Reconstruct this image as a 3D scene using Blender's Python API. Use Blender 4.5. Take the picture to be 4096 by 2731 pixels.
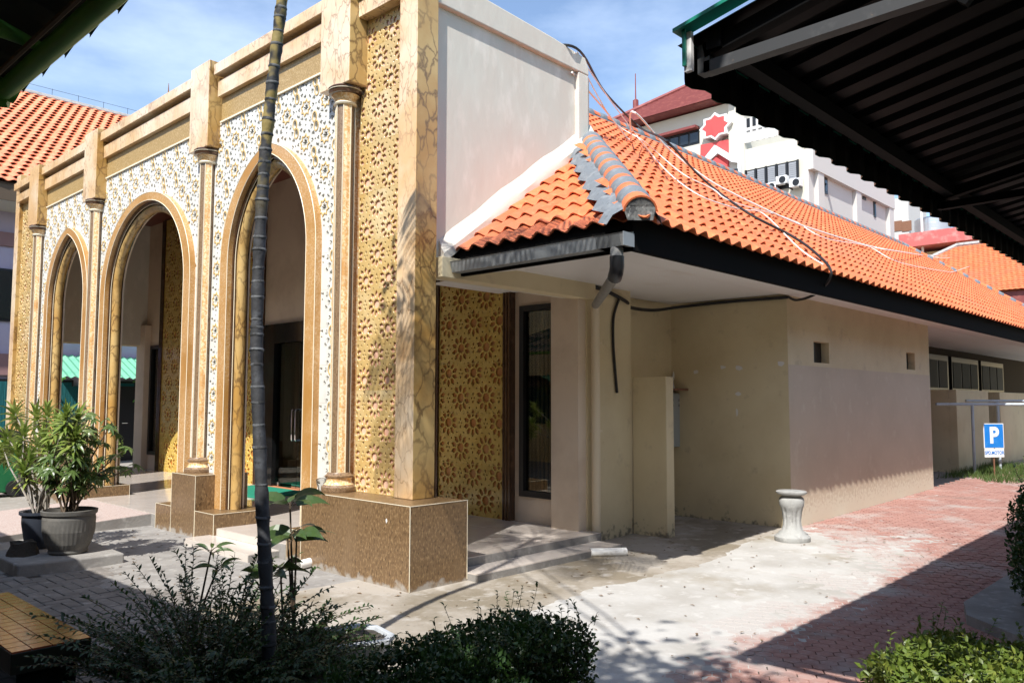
import bpy, bmesh, math, random
import numpy as np
from mathutils import Vector, Matrix, noise
random.seed(7); RNG = np.random.default_rng(7)
for o in list(bpy.data.objects): bpy.data.objects.remove(o)
SC = bpy.context.scene; COL = SC.collection
# ------------------------------------------------------------------ camera
F = 3235.84; PCX, PCY = 2048.0, 1365.5
YAW, PITCH, ROLL = (math.radians(a) for a in (43.4356, 4.2138, 0.1286))
FW = Vector((math.cos(YAW)*math.cos(PITCH), math.sin(YAW)*math.cos(PITCH), math.sin(PITCH)))
R0 = Vector((math.sin(YAW), -math.cos(YAW), 0)); U0 = R0.cross(FW)
RT = R0*math.cos(ROLL)+U0*math.sin(ROLL); UP = -R0*math.sin(ROLL)+U0*math.cos(ROLL)
CAM = Vector((-4.40326, -5.34068, 1.6))
cd = bpy.data.cameras.new('camera'); cam = bpy.data.objects.new('camera', cd); COL.objects.link(cam)
cd.sensor_width = 36; cd.lens = F/4096*36; cd.clip_start = .05; cd.clip_end = 2000
cam.matrix_world = Matrix(((RT.x, UP.x, -FW.x, CAM.x), (RT.y, UP.y, -FW.y, CAM.y), (RT.z, UP.z, -FW.z, CAM.z), (0, 0, 0, 1)))
SC.camera = cam
def at(x, y, ax, val):          # a survey point of the photograph, taken on a real plane of the place
    d = RT*((x-PCX)/F) - UP*((y-PCY)/F) + FW
    i = 'xyz'.index(ax); return CAM + d*((val-CAM[i])/d[i])
# ------------------------------------------------------------------ light
SUN = Vector((-2.25, -.99, 3.0)).normalized()
SC.view_settings.view_transform = 'Standard'; SC.view_settings.look = 'None'
SC.view_settings.exposure = .6; SC.view_settings.gamma = 1
W = bpy.data.worlds.new('World'); SC.world = W; W.use_nodes = True
nt = W.node_tree; nt.nodes.clear()
wo = nt.nodes.new('ShaderNodeOutputWorld'); bg = nt.nodes.new('ShaderNodeBackground')
sky = nt.nodes.new('ShaderNodeTexSky'); sky.sky_type = 'NISHITA'; sky.sun_disc = False
sky.sun_elevation = math.asin(SUN.z); sky.sun_rotation = math.atan2(SUN.x, SUN.y)
sky.air_density = 1.0; sky.dust_density = .6; sky.ozone_density = 2.2
tc = nt.nodes.new('ShaderNodeTexCoord'); mp = nt.nodes.new('ShaderNodeMapping'); mp.inputs['Scale'].default_value = (1.2, 1.2, 3.2)
n1 = nt.nodes.new('ShaderNodeTexNoise'); n1.inputs['Scale'].default_value = 2.1; n1.inputs['Detail'].default_value = 7; n1.inputs['Roughness'].default_value = .55
rp = nt.nodes.new('ShaderNodeMapRange'); rp.inputs[1].default_value = .46; rp.inputs[2].default_value = .80; rp.inputs[3].default_value = .02; rp.inputs[4].default_value = .42
mx = nt.nodes.new('ShaderNodeMixRGB'); mx.inputs[2].default_value = (8.2, 9.2, 10.6, 1)
L = nt.links
L.new(tc.outputs['Generated'], mp.inputs[0]); L.new(mp.outputs[0], n1.inputs[0]); L.new(n1.outputs[0], rp.inputs[0])
L.new(rp.outputs[0], mx.inputs[0]); L.new(sky.outputs[0], mx.inputs[1]); L.new(mx.outputs[0], bg.inputs[0])
bg.inputs[1].default_value = .15; L.new(bg.outputs[0], wo.inputs[0])
sd = bpy.data.lights.new('sun', 'SUN'); sun = bpy.data.objects.new('sun', sd); COL.objects.link(sun)
sd.energy = 4.8; sd.angle = math.radians(.53); sd.color = (1, .968, .915)
sun.rotation_euler = SUN.to_track_quat('Z', 'Y').to_euler(); sun.location = SUN*60
# ------------------------------------------------------------------ helpers
BASE = {}
def _origin(o): return BASE.get(o.name, Vector((0, 0, 0))) if o else Vector((0, 0, 0))
def tag(o, label=None, cat=None, group=None, kind=None):
    if label: o['label'] = label
    if cat: o['category'] = cat
    if group: o['group'] = group
    if kind: o['kind'] = kind
    return o
def thing(name, label, cat, loc=(0, 0, 0), group=None):
    o = bpy.data.objects.new(name, None); COL.objects.link(o); o.location = loc; o.empty_display_size = .2
    BASE[o.name] = Vector(loc); return tag(o, label, cat, group)
def link(name, me, parent=None, loc=None):
    """me holds coordinates relative to loc (world); without loc, to the world origin"""
    o = bpy.data.objects.new(name, me); COL.objects.link(o); w = Vector(loc) if loc is not None else Vector((0, 0, 0))
    o.parent = parent; o.location = w - _origin(parent); BASE[o.name] = w
    return o
class MB:
    def __init__(s): s.v = []; s.f = []; s.m = []
    def add(s, vs, fs, mi=0):
        b = len(s.v); s.v += [tuple(p) for p in vs]; s.f += [tuple(b+i for i in f) for f in fs]; s.m += [mi]*len(fs); return s
    def box(s, x0, x1, y0, y1, z0, z1, mi=0):
        return s.add([(x0,y0,z0),(x1,y0,z0),(x1,y1,z0),(x0,y1,z0),(x0,y0,z1),(x1,y0,z1),(x1,y1,z1),(x0,y1,z1)],
              [(0,3,2,1),(4,5,6,7),(0,1,5,4),(1,2,6,5),(2,3,7,6),(3,0,4,7)], mi)
    def prism(s, poly, ax, a, b, mi=0):
        f = {'x': lambda p, t: (t, p[0], p[1]), 'y': lambda p, t: (p[0], t, p[1]), 'z': lambda p, t: (p[0], p[1], t)}[ax]
        n = len(poly)
        return s.add([f(p, a) for p in poly]+[f(p, b) for p in poly],
              [tuple(range(n))[::-1], tuple(range(n, 2*n))]+[(i, (i+1) % n, n+(i+1) % n, n+i) for i in range(n)], mi)
    def loft(s, rows, mi=0, closed=False, cap=False):
        n = len(rows[0]); b = len(s.v); s.v += [tuple(p) for r in rows for p in r]; k = n if closed else n-1
        for i in range(len(rows)-1):
            for j in range(k):
                j2 = (j+1) % n; s.f.append((b+i*n+j, b+i*n+j2, b+(i+1)*n+j2, b+(i+1)*n+j)); s.m.append(mi)
        if cap:
            s.f.append(tuple(b+j for j in range(n))[::-1]); s.m.append(mi)
            e = b+(len(rows)-1)*n; s.f.append(tuple(e+j for j in range(n))); s.m.append(mi)
        return s
    def tube(s, pts, r, n=8, mi=0, cap=True):
        pts = [Vector(p) for p in pts]; rr = r if isinstance(r, (list, tuple)) else [r]*len(pts); rows = []
        t = (pts[1]-pts[0]).normalized(); a = t.orthogonal().normalized()
        for i, p in enumerate(pts):
            d = (pts[min(i+1, len(pts)-1)]-pts[max(i-1, 0)]).normalized()
            a = (a-d*a.dot(d)).normalized(); c = d.cross(a)
            rows.append([p+(a*math.cos(2*math.pi*k/n)+c*math.sin(2*math.pi*k/n))*rr[i] for k in range(n)])
        return s.loft(rows, mi, True, cap)
    def lathe(s, prof, c, n=24, mi=0, cap=True):
        rows = [[(c[0]+r*math.cos(2*math.pi*k/n), c[1]+r*math.sin(2*math.pi*k/n), c[2]+z) for k in range(n)] for r, z in prof]
        return s.loft(rows, mi, True, cap)
    def bar(s, a, b, w, h, mi=0):
        a, b = Vector(a), Vector(b); d = (b-a).normalized(); u = d.cross(Vector((0, 0, 1)))
        u = (u.normalized() if u.length > 1e-4 else Vector((1, 0, 0)))*w/2; v = u.cross(d).normalized()*h/2
        return s.loft([[p-u-v, p+u-v, p+u+v, p-u+v] for p in (a, b)], mi, True, True)
    def mesh(s, mats, smooth=False, recalc=True, name='m'):
        me = bpy.data.meshes.new(name); me.from_pydata(s.v, [], s.f)
        for m in (mats if isinstance(mats, (list, tuple)) else [mats]): me.materials.append(m)
        if any(s.m): me.polygons.foreach_set('material_index', s.m)
        if recalc:
            bm = bmesh.new(); bm.from_mesh(me); bmesh.ops.recalc_face_normals(bm, faces=bm.faces); bm.to_mesh(me); bm.free()
        if smooth: me.shade_smooth(); me.set_sharp_from_angle(angle=math.radians(38))
        return me
    def build(s, name, mats, parent=None, smooth=False, bevel=0, recalc=True, loc=None):
        """vertices are world coordinates; the object's origin is put at loc, else at the parent's origin"""
        w = Vector(loc) if loc is not None else _origin(parent)
        if w.length: s.v = [(p[0]-w.x, p[1]-w.y, p[2]-w.z) for p in s.v]
        me = s.mesh(mats, smooth, recalc, name); o = link(name, me, parent, w)
        if bevel:
            md = o.modifiers.new('b', 'BEVEL'); md.width = bevel; md.segments = 2; md.limit_method = 'ANGLE'
        return o
def plate(outline, holes, depth, bev=0.0):
    """a flat plate with holes, in the xy plane, as a mesh (z from -depth/2 to depth/2)"""
    cu = bpy.data.curves.new('c', 'CURVE'); cu.dimensions = '2D'; cu.fill_mode = 'BOTH'; cu.extrude = depth/2-bev; cu.bevel_depth = bev; cu.bevel_resolution = 0
    for poly in [outline]+holes:
        sp = cu.splines.new('POLY'); sp.points.add(len(poly)-1)
        for i, p in enumerate(poly): sp.points[i].co = (p[0], p[1], 0, 1)
        sp.use_cyclic_u = True
    o = bpy.data.objects.new('c', cu); COL.objects.link(o)
    me = bpy.data.meshes.new_from_object(o.evaluated_get(bpy.context.evaluated_depsgraph_get()))
    bpy.data.objects.remove(o); bpy.data.curves.remove(cu); return me
def to_facade(me, flip=True):    # (u,v,w) -> (-w, u, v): a plate that faces -x
    n = len(me.vertices); a = np.empty(n*3); me.vertices.foreach_get('co', a); a = a.reshape(-1, 3)
    me.vertices.foreach_set('co', np.stack([-a[:, 2], a[:, 0], a[:, 1]], 1).ravel()); me.flip_normals(); me.update(); return me
def join_meshes(parts, mats):
    vs, fs, ms = [], [], []
    for me, mi in parts:
        b = len(vs); vs += [tuple(v.co) for v in me.vertices]; fs += [tuple(b+i for i in p.vertices) for p in me.polygons]; ms += [mi]*len(me.polygons)
    me = bpy.data.meshes.new('m'); me.from_pydata(vs, [], fs)
    for m in mats: me.materials.append(m)
    me.polygons.foreach_set('material_index', ms); return me
def clip_rect(poly, x0, x1, y0, y1):
    def side(pl, ax, v, gt):
        out = []
        for i, p in enumerate(pl):
            q = pl[(i+1) % len(pl)]; a = (p[ax] >= v) == gt or p[ax] == v; b = (q[ax] >= v) == gt or q[ax] == v
            if a: out.append(p)
            if a != b:
                t = (v-p[ax])/(q[ax]-p[ax]); out.append((p[0]+t*(q[0]-p[0]), p[1]+t*(q[1]-p[1])))
        return out
    for ax, v, gt in ((0, x0, True), (0, x1, False), (1, y0, True), (1, y1, False)):
        poly = side(poly, ax, v, gt)
        if len(poly) < 3: return None
    ar = abs(sum(poly[i-1][0]*poly[i][1]-poly[i][0]*poly[i-1][1] for i in range(len(poly))))/2
    return poly if ar > 2e-5 else None
# ------------------------------------------------------------------ materials
def mat(name, col, rough=.6, metal=0.0, spec=.5, layers=(), bump=None, rnd=0.0, stretch=(1, 1, 1), trans=0.0, coat=0.0, world=False, dirt_or_sun=None):
    m = bpy.data.materials.new(name); m.use_nodes = True; t = m.node_tree; b = t.nodes['Principled BSDF']
    b.inputs['Roughness'].default_value = rough; b.inputs['Metallic'].default_value = metal
    b.inputs['Specular IOR Level'].default_value = spec; b.inputs['Coat Weight'].default_value = coat; b.inputs['Coat Roughness'].default_value = .08
    b.inputs['Transmission Weight'].default_value = trans
    tcn = t.nodes.new('ShaderNodeTexCoord'); mpn = t.nodes.new('ShaderNodeMapping'); mpn.inputs['Scale'].default_value = stretch
    gp = t.nodes.new('ShaderNodeNewGeometry') if world else None; t.links.new(gp.outputs['Position'] if world else tcn.outputs['Object'], mpn.inputs[0]); vec = mpn.outputs[0]
    c = t.nodes.new('ShaderNodeRGB'); c.outputs[0].default_value = (*col, 1); cur = c.outputs[0]
    oi = None
    if rnd:
        oi = t.nodes.new('ShaderNodeObjectInfo')
        ad = t.nodes.new('ShaderNodeVectorMath'); ad.operation = 'MULTIPLY_ADD'; ad.inputs[1].default_value = (37, 53, 71)
        t.links.new(oi.outputs['Random'], ad.inputs[0]); t.links.new(vec, ad.inputs[2]); vec = vec if world else ad.outputs[0]
    for c2, sc, lo, hi, *rest in layers:
        n = t.nodes.new('ShaderNodeTexNoise'); n.inputs['Scale'].default_value = sc; n.inputs['Detail'].default_value = rest[0] if rest else 5
        n.inputs['Roughness'].default_value = .6; t.links.new(vec, n.inputs[0])
        r = t.nodes.new('ShaderNodeMapRange'); r.inputs[1].default_value = lo; r.inputs[2].default_value = hi; t.links.new(n.outputs[0], r.inputs[0])
        x = t.nodes.new('ShaderNodeMixRGB'); x.inputs[2].default_value = (*c2, 1); t.links.new(r.outputs[0], x.inputs[0]); t.links.new(cur, x.inputs[1]); cur = x.outputs[0]
    if rnd:
        r = t.nodes.new('ShaderNodeMapRange'); r.inputs[3].default_value = 1-rnd; r.inputs[4].default_value = 1+rnd; t.links.new(oi.outputs['Random'], r.inputs[0])
        h = t.nodes.new('ShaderNodeHueSaturation'); t.links.new(r.outputs[0], h.inputs['Value']); t.links.new(cur, h.inputs['Color']); cur = h.outputs[0]
    if dirt_or_sun:                                   # damp stains, splash marks, or a painted sunlit strip along the foot of a wall: (lo, hi, colour, scale, threshold)
        gpd = t.nodes.new('ShaderNodeNewGeometry'); sp = t.nodes.new('ShaderNodeSeparateXYZ'); t.links.new(gpd.outputs['Position'], sp.inputs[0])
        n = t.nodes.new('ShaderNodeTexNoise'); n.inputs['Scale'].default_value = dirt_or_sun[3]; n.inputs['Detail'].default_value = 7; t.links.new(gpd.outputs['Position'], n.inputs[0])
        mz = t.nodes.new('ShaderNodeMapRange'); mz.inputs[1].default_value = dirt_or_sun[0]; mz.inputs[2].default_value = dirt_or_sun[1]; mz.inputs[3].default_value = .30; mz.inputs[4].default_value = -.30; t.links.new(sp.outputs[2], mz.inputs[0])
        sm_ = t.nodes.new('ShaderNodeMath'); sm_.operation = 'ADD'; t.links.new(n.outputs[0], sm_.inputs[0]); t.links.new(mz.outputs[0], sm_.inputs[1])
        r = t.nodes.new('ShaderNodeMapRange'); r.inputs[1].default_value = dirt_or_sun[4]; r.inputs[2].default_value = dirt_or_sun[4]+.16; r.inputs[4].default_value = .85; t.links.new(sm_.outputs[0], r.inputs[0])
        x = t.nodes.new('ShaderNodeMixRGB'); x.inputs[2].default_value = (*dirt_or_sun[2], 1); t.links.new(r.outputs[0], x.inputs[0]); t.links.new(cur, x.inputs[1]); cur = x.outputs[0]
    t.links.new(cur, b.inputs['Base Color'])
    if bump:
        n = t.nodes.new('ShaderNodeTexNoise'); n.inputs['Scale'].default_value = bump[0]; n.inputs['Detail'].default_value = 5; t.links.new(vec, n.inputs[0])
        bp = t.nodes.new('ShaderNodeBump'); bp.inputs['Strength'].default_value = bump[1]; bp.inputs['Distance'].default_value = bump[2] if len(bump) > 2 else .01
        t.links.new(n.outputs[0], bp.inputs['Height']); t.links.new(bp.outputs[0], b.inputs['Normal'])
    return m
def marble(name, c1, c2, vein, sc=1.0, tilt=35, cover=.5, vw=.055):
    m = mat(name, c1, .28, layers=[(c2, 1.1*sc, .38, .62), (tuple(v*.55+w*.45 for v, w in zip(c2, vein)), 2.3*sc, .56, .74)], coat=.35)
    t = m.node_tree; b = t.nodes['Principled BSDF']; src = b.inputs['Base Color'].links[0].from_socket
    tcn = t.nodes.new('ShaderNodeTexCoord'); mp = t.nodes.new('ShaderNodeMapping'); mp.inputs['Rotation'].default_value = (math.radians(tilt), math.radians(20), 0); mp.inputs['Scale'].default_value = (1.7*sc, 2.6*sc, 1.1*sc)
    t.links.new(tcn.outputs['Object'], mp.inputs[0])
    nz = t.nodes.new('ShaderNodeTexNoise'); nz.inputs['Scale'].default_value = 2.6; nz.inputs['Detail'].default_value = 6; t.links.new(mp.outputs[0], nz.inputs[0])
    ad = t.nodes.new('ShaderNodeVectorMath'); ad.operation = 'MULTIPLY_ADD'; ad.inputs[1].default_value = (.55, .55, .55); t.links.new(nz.outputs['Color'], ad.inputs[0]); t.links.new(mp.outputs[0], ad.inputs[2])
    vo = t.nodes.new('ShaderNodeTexVoronoi'); vo.feature = 'DISTANCE_TO_EDGE'; vo.inputs['Scale'].default_value = 3.6; t.links.new(ad.outputs[0], vo.inputs['Vector'])
    r = t.nodes.new('ShaderNodeMapRange'); r.inputs[1].default_value = .0; r.inputs[2].default_value = vw; r.inputs[3].default_value = .72; r.inputs[4].default_value = 0; t.links.new(vo.outputs['Distance'], r.inputs[0])
    n2 = t.nodes.new('ShaderNodeTexNoise'); n2.inputs['Scale'].default_value = 1.6*sc; n2.inputs['Detail'].default_value = 3; t.links.new(tcn.outputs['Object'], n2.inputs[0])
    r2 = t.nodes.new('ShaderNodeMapRange'); r2.inputs[1].default_value = cover-.12; r2.inputs[2].default_value = cover+.16; t.links.new(n2.outputs[0], r2.inputs[0])
    mu = t.nodes.new('ShaderNodeMath'); mu.operation = 'MULTIPLY'; t.links.new(r.outputs[0], mu.inputs[0]); t.links.new(r2.outputs[0], mu.inputs[1])
    x = t.nodes.new('ShaderNodeMixRGB'); x.inputs[2].default_value = (*vein, 1); t.links.new(mu.outputs[0], x.inputs[0]); t.links.new(src, x.inputs[1]); t.links.new(x.outputs[0], b.inputs['Base Color'])
    return m
M = {}
M['marble'] = marble('painted_marble', (.80, .64, .45), (.69, .44, .21), (.26, .12, .05), 1.0, cover=.42)
M['marble_gold'] = marble('golden_painted_marble', (.56, .39, .16), (.43, .24, .065), (.075, .034, .015), 1.0, cover=.38, vw=.09)
M['granite'] = mat('orange_speckled_paint', (.52, .285, .095), .3, layers=[((.64, .43, .23), 60, .47, .62, 2), ((.33, .155, .045), 95, .56, .68, 2), ((.43, .215, .055), 1.1, .45, .62)], coat=.3)
M['granite_dark'] = mat('brown_speckled_paint', (.20, .125, .07), .35, layers=[((.34, .23, .13), 120, .48, .62, 2), ((.12, .07, .035), 60, .55, .66, 2)], coat=.3)
M['ornate'] = mat('ornate_orange_paint', (.70, .42, .17), .3, layers=[((.84, .66, .42), 42, .46, .54, 3), ((.58, .30, .10), 3, .5, .7)], coat=.3)
M['band'] = mat('brown_gold_flecked_paint', (.36, .235, .085), .4, layers=[((.52, .37, .18), 75, .48, .62, 2), ((.22, .13, .045), 100, .57, .68, 2)], stretch=(1, 1, .6))
M['plinth'] = mat('brown_grained_paint', (.165, .098, .045), .38, layers=[((.30, .195, .095), 62, .50, .64, 3), ((.085, .048, .022), 48, .54, .68, 2), ((.21, .135, .07), 2.2, .5, .72)], stretch=(1, 1, .45), coat=.15, dirt_or_sun=(.0, .16, (.36, .33, .29), 9, .62))
M['cream_line'] = mat('cream_edge_line', (.80, .72, .55), .4)
M['dark_brown'] = mat('dark_brown_gloss_paint', (.055, .026, .014), .22, coat=.4, layers=[((.11, .055, .028), 8, .5, .7)])
M['white_tile'] = mat('white_carved_tile', (.70, .69, .645), .45, layers=[((.60, .58, .52), 3, .50, .78)], rnd=.03)
M['tile_back'] = mat('tile_recess_plaster', (.40, .385, .33), .85)
M['tile_gold'] = mat('tile_gold_line', (.60, .42, .17), .35)
M['lattice_gold'] = mat('gold_lattice_paint', (.55, .385, .155), .28, metal=.0, layers=[((.54, .35, .12), 5, .45, .7), ((.68, .54, .31), 2, .5, .75)], rnd=.04, coat=.3)
M['lattice_back'] = mat('salmon_recess_paint', (.80, .46, .32), .6, layers=[((.80, .56, .42), 4, .45, .7)])
M['lattice_gold2'] = mat('aged_gold_lattice_paint', (.62, .43, .11), .25, metal=.0, layers=[((.52, .34, .07), 5, .45, .7)], rnd=.04, coat=.4)
M['lattice_back2'] = mat('rust_recess_paint', (.46, .18, .035), .5, layers=[((.54, .27, .08), 5, .45, .7)])
M['plaster'] = mat('cream_plaster', (.60, .575, .50), .8, layers=[((.57, .50, .425), 1.2, .45, .72), ((.71, .66, .585), 5, .52, .75), ((.46, .42, .37), 9, .68, .84)], bump=(7, .25, .02), stretch=(1, 1, .4))
M['white_flash'] = mat('white_flashing_paint', (.60, .56, .48), .7, layers=[((.62, .58, .5), 6, .52, .75)], bump=(14, .3, .01))
M['beige'] = mat('beige_wall_paint', (.70, .575, .44), .6, layers=[((.57, .45, .335), 1.5, .45, .7)])
M['wing'] = mat('olive_cream_wall_paint', (.66, .56, .36), .7, layers=[((.58, .48, .295), 1.3, .42, .7), ((.46, .375, .25), 5, .60, .82)], bump=(12, .12, .01), dirt_or_sun=(.0, .50, (.15, .13, .10), 13, .70))
M['wing_low'] = mat('taupe_cream_wall_paint', (.57, .47, .35), .7, layers=[((.50, .41, .30), 1.0, .42, .7), ((.64, .56, .43), 4, .58, .8)], bump=(9, .2, .012), dirt_or_sun=(.10, .62, (.68, .61, .48), 22, .46))  # pale foot: light plaster, plus the sunlit strip put into the colour
M['soffit'] = mat('white_soffit_board', (.72, .70, .68), .7, layers=[((.62, .56, .50), 1.4, .58, .8)])
M['black_wood'] = mat('black_fascia_paint', (.006, .0055, .005), .9, spec=.1)
M['rooftile'] = mat('orange_clay_tile', (.68, .175, .06), .55, layers=[((.58, .135, .045), 6, .42, .66), ((.74, .25, .11), 16, .55, .75), ((.22, .10, .07), 5, .63, .76), ((.50, .15, .07), .8, .5, .7)], rnd=.16, world=True)
M['rooftile_joined'] = mat('orange_clay_tile_far', (.68, .175, .06), .55, layers=[((.58, .135, .045), 4.2, .42, .62, 2), ((.74, .25, .11), 7, .55, .75), ((.30, .12, .07), 1.6, .64, .80, 8), ((.52, .15, .07), .5, .5, .7)])
M['mortar'] = mat('grey_ridge_mortar', (.15, .17, .19), .75, layers=[((.22, .24, .255), 12, .5, .7), ((.09, .10, .11), 30, .58, .7)], bump=(25, .4, .01))
M['old_mortar'] = mat('weathered_mortar', (.17, .17, .16), .85, layers=[((.06, .06, .06), 14, .46, .56), ((.36, .35, .33), 20, .58, .7)], bump=(30, .5, .01))
M['gutter'] = mat('grey_gutter_metal', (.30, .315, .32), .42, metal=.2, layers=[((.25, .26, .265), 3, .4, .75)])
M['pipe_grey'] = mat('grey_pvc_pipe', (.18, .18, .175), .45, layers=[((.26, .25, .23), 9, .5, .7)])
M['pvc'] = mat('white_pvc', (.80, .79, .76), .4, layers=[((.55, .51, .45), 12, .58, .75)])
M['black_metal'] = mat('black_frame_metal', (.012, .012, .013), .35)
M['granite_black'] = mat('black_polished_granite', (.010, .010, .011), .08)
M['glass_dark'] = mat('dark_window_glass', (.012, .014, .014), .03, spec=.9)
M['floor'] = mat('polished_beige_floor_tile', (.63, .56, .50), .09, layers=[((.57, .50, .44), 2, .4, .7)])
M['step'] = mat('white_step_tile', (.62, .56, .50), .16, layers=[((.57, .51, .45), 3, .45, .7)])
M['concrete'] = mat('grey_concrete', (.275, .26, .24), .88, layers=[((.21, .195, .18), 3, .42, .64), ((.39, .375, .35), 9, .55, .74), ((.12, .11, .10), 16, .66, .80)], bump=(35, .35, .01))
M['cement'] = mat('pale_cement_wash', (.47, .455, .43), .92, layers=[((.37, .35, .32), 1.5, .42, .62), ((.27, .23, .17), .62, .54, .70), ((.57, .555, .53), 6, .56, .76), ((.24, .22, .195), 24, .66, .80)], bump=(40, .3, .008))
M['apron'] = mat('sandy_concrete_apron', (.36, .32, .27), .92, layers=[((.21, .175, .125), .75, .45, .60), ((.44, .405, .36), 5, .54, .74), ((.15, .13, .105), 17, .60, .78)], bump=(40, .3, .008))
M['paver_red'] = mat('red_hexagonal_paver', (.37, .195, .16), .9, layers=[((.29, .145, .12), 4, .40, .66), ((.43, .27, .23), 26, .5, .7), ((.40, .36, .335), 1.3, .52, .74, 9), ((.20, .165, .14), .9, .60, .76, 9), ((.46, .44, .42), 5, .66, .74, 6)], bump=(60, .3, .006), world=True)
M['paver_grey'] = mat('grey_brick_paver', (.19, .172, .155), .88, layers=[((.145, .13, .115), 4, .42, .64), ((.31, .285, .26), 9, .56, .74), ((.42, .40, .37), 3.2, .67, .74)], rnd=.12, bump=(50, .35, .006), world=True)
M['soil'] = mat('dark_joint_soil', (.06, .05, .04), .95)
M['ground'] = mat('dusty_concrete_ground', (.29, .265, .235), .92, layers=[((.25, .23, .2), .7, .42, .66), ((.42, .40, .37), 5, .55, .75)], bump=(20, .3, .01))
M['terrazzo'] = mat('pink_terrazzo_ramp', (.46, .375, .34), .6, layers=[((.37, .26, .22), 60, .48, .62, 2), ((.54, .49, .455), 70, .56, .68, 2)])
M['ceiling'] = mat('dark_red_wood_ceiling', (.15, .038, .026), .4, layers=[((.11, .026, .018), 3, .4, .7)], stretch=(1, 9, 1))
M['mat_green'] = mat('green_carpet_mat', (.006, .19, .115), .95, layers=[((.01, .24, .15), 60, .45, .65)], bump=(140, .5, .004))
M['mat_orange'] = mat('orange_threshold_tile', (.62, .26, .13), .3)
M['rubber'] = mat('black_rubber', (.015, .015, .016), .6)
M['wire_white'] = mat('white_cable', (.78, .76, .72), .5)
M['metal_pale'] = mat('pale_blue_painted_pipe', (.50, .56, .60), .45, layers=[((.38, .42, .44), 9, .55, .7)])
M['rust'] = mat('rusty_steel', (.20, .09, .05), .8, layers=[((.30, .16, .09), 20, .5, .7)])
M['chrome'] = mat('chrome', (.75, .75, .76), .12, metal=1)
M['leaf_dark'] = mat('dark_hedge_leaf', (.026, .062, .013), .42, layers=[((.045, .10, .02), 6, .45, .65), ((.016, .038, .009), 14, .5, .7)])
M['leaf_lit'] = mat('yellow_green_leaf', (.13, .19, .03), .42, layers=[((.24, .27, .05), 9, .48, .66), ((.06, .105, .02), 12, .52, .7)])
M['leaf_cord'] = mat('broad_cordyline_leaf', (.055, .10, .025), .35, layers=[((.085, .13, .04), 5, .45, .65)])
M['leaf_drac'] = mat('variegated_strap_leaf', (.21, .29, .055), .38, layers=[((.36, .40, .11), 11, .50, .62), ((.12, .19, .035), 6, .5, .7)])
M['leaf_scheff'] = mat('glossy_palmate_leaf', (.11, .175, .045), .3, layers=[((.21, .26, .09), 5, .5, .68), ((.05, .095, .02), 8, .5, .7)])
M['stem'] = mat('brown_stem', (.10, .07, .045), .85)
M['stem_grey'] = mat('pale_grey_stem', (.28, .25, .215), .8)
M['bark'] = mat('tree_bark', (.13, .10, .075), .9, bump=(20, .6, .02))
M['grass'] = mat('green_grass', (.07, .13, .025), .6, layers=[((.13, .17, .05), 3, .45, .7)])

# cement dust washed over the pavers round the patch by the steps
t = M['paver_red'].node_tree; b = t.nodes['Principled BSDF']; src = b.inputs['Base Color'].links[0].from_socket
gp = t.nodes.new('ShaderNodeNewGeometry'); sp = t.nodes.new('ShaderNodeSeparateXYZ'); t.links.new(gp.outputs['Position'], sp.inputs[0])
a = t.nodes.new('ShaderNodeMapRange'); a.inputs[1].default_value = -3.25; a.inputs[2].default_value = -2.25; t.links.new(sp.outputs[1], a.inputs[0])
c = t.nodes.new('ShaderNodeMapRange'); c.inputs[1].default_value = 7.2; c.inputs[2].default_value = 3.2; t.links.new(sp.outputs[0], c.inputs[0])
mu = t.nodes.new('ShaderNodeMath'); mu.operation = 'MULTIPLY'; t.links.new(a.outputs[0], mu.inputs[0]); t.links.new(c.outputs[0], mu.inputs[1])
n = t.nodes.new('ShaderNodeTexNoise'); n.inputs['Scale'].default_value = 3.4; n.inputs['Detail'].default_value = 9; n.inputs['Roughness'].default_value = .68; t.links.new(gp.outputs['Position'], n.inputs[0])
ad = t.nodes.new('ShaderNodeMath'); ad.operation = 'MULTIPLY_ADD'; ad.inputs[1].default_value = 1.5; t.links.new(n.outputs[0], ad.inputs[0]); t.links.new(mu.outputs[0], ad.inputs[2])
r = t.nodes.new('ShaderNodeMapRange'); r.inputs[1].default_value = 1.05; r.inputs[2].default_value = 1.5; r.inputs[4].default_value = .92; t.links.new(ad.outputs[0], r.inputs[0])
x = t.nodes.new('ShaderNodeMixRGB'); x.inputs[2].default_value = (.45, .43, .405, 1); t.links.new(r.outputs[0], x.inputs[0]); t.links.new(src, x.inputs[1]); t.links.new(x.outputs[0], b.inputs['Base Color'])
for k in ('leaf_dark', 'leaf_lit', 'leaf_cord', 'leaf_drac', 'leaf_scheff', 'grass'):      # thin leaves let some light through
    t = M[k].node_tree; b = t.nodes['Principled BSDF']; tr = t.nodes.new('ShaderNodeBsdfTranslucent'); mxs = t.nodes.new('ShaderNodeMixShader'); mxs.inputs[0].default_value = .28
    t.links.new(b.inputs['Base Color'].links[0].from_socket, tr.inputs[0]); t.links.new(b.outputs[0], mxs.inputs[1]); t.links.new(tr.outputs[0], mxs.inputs[2])
    t.links.new(mxs.outputs[0], t.nodes['Material Output'].inputs[0])
def sm(t): t = min(1, max(0, t)); return t*t*(3-2*t)
def gz(x, y=0):
    w = sm((x-2.6)/3.2)*.06+min(max((x-5.6)/6.4, 0), 1.3)*.08
    return w
# ================================================================== ground
g = MB()
xs = [-400, -60, -20, -8, -4] + [x*.5 for x in range(-6, 41)] + [24, 30, 60, 400]
ys = [-400, -60, -20, -8, -5, -3, -2, -1, 0, 3, 8, 20, 60, 400]
g.loft([[(x, y, gz(x)-.022) for y in ys] for x in xs])
tag(g.build('ground', M['ground']), kind='structure')
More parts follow.
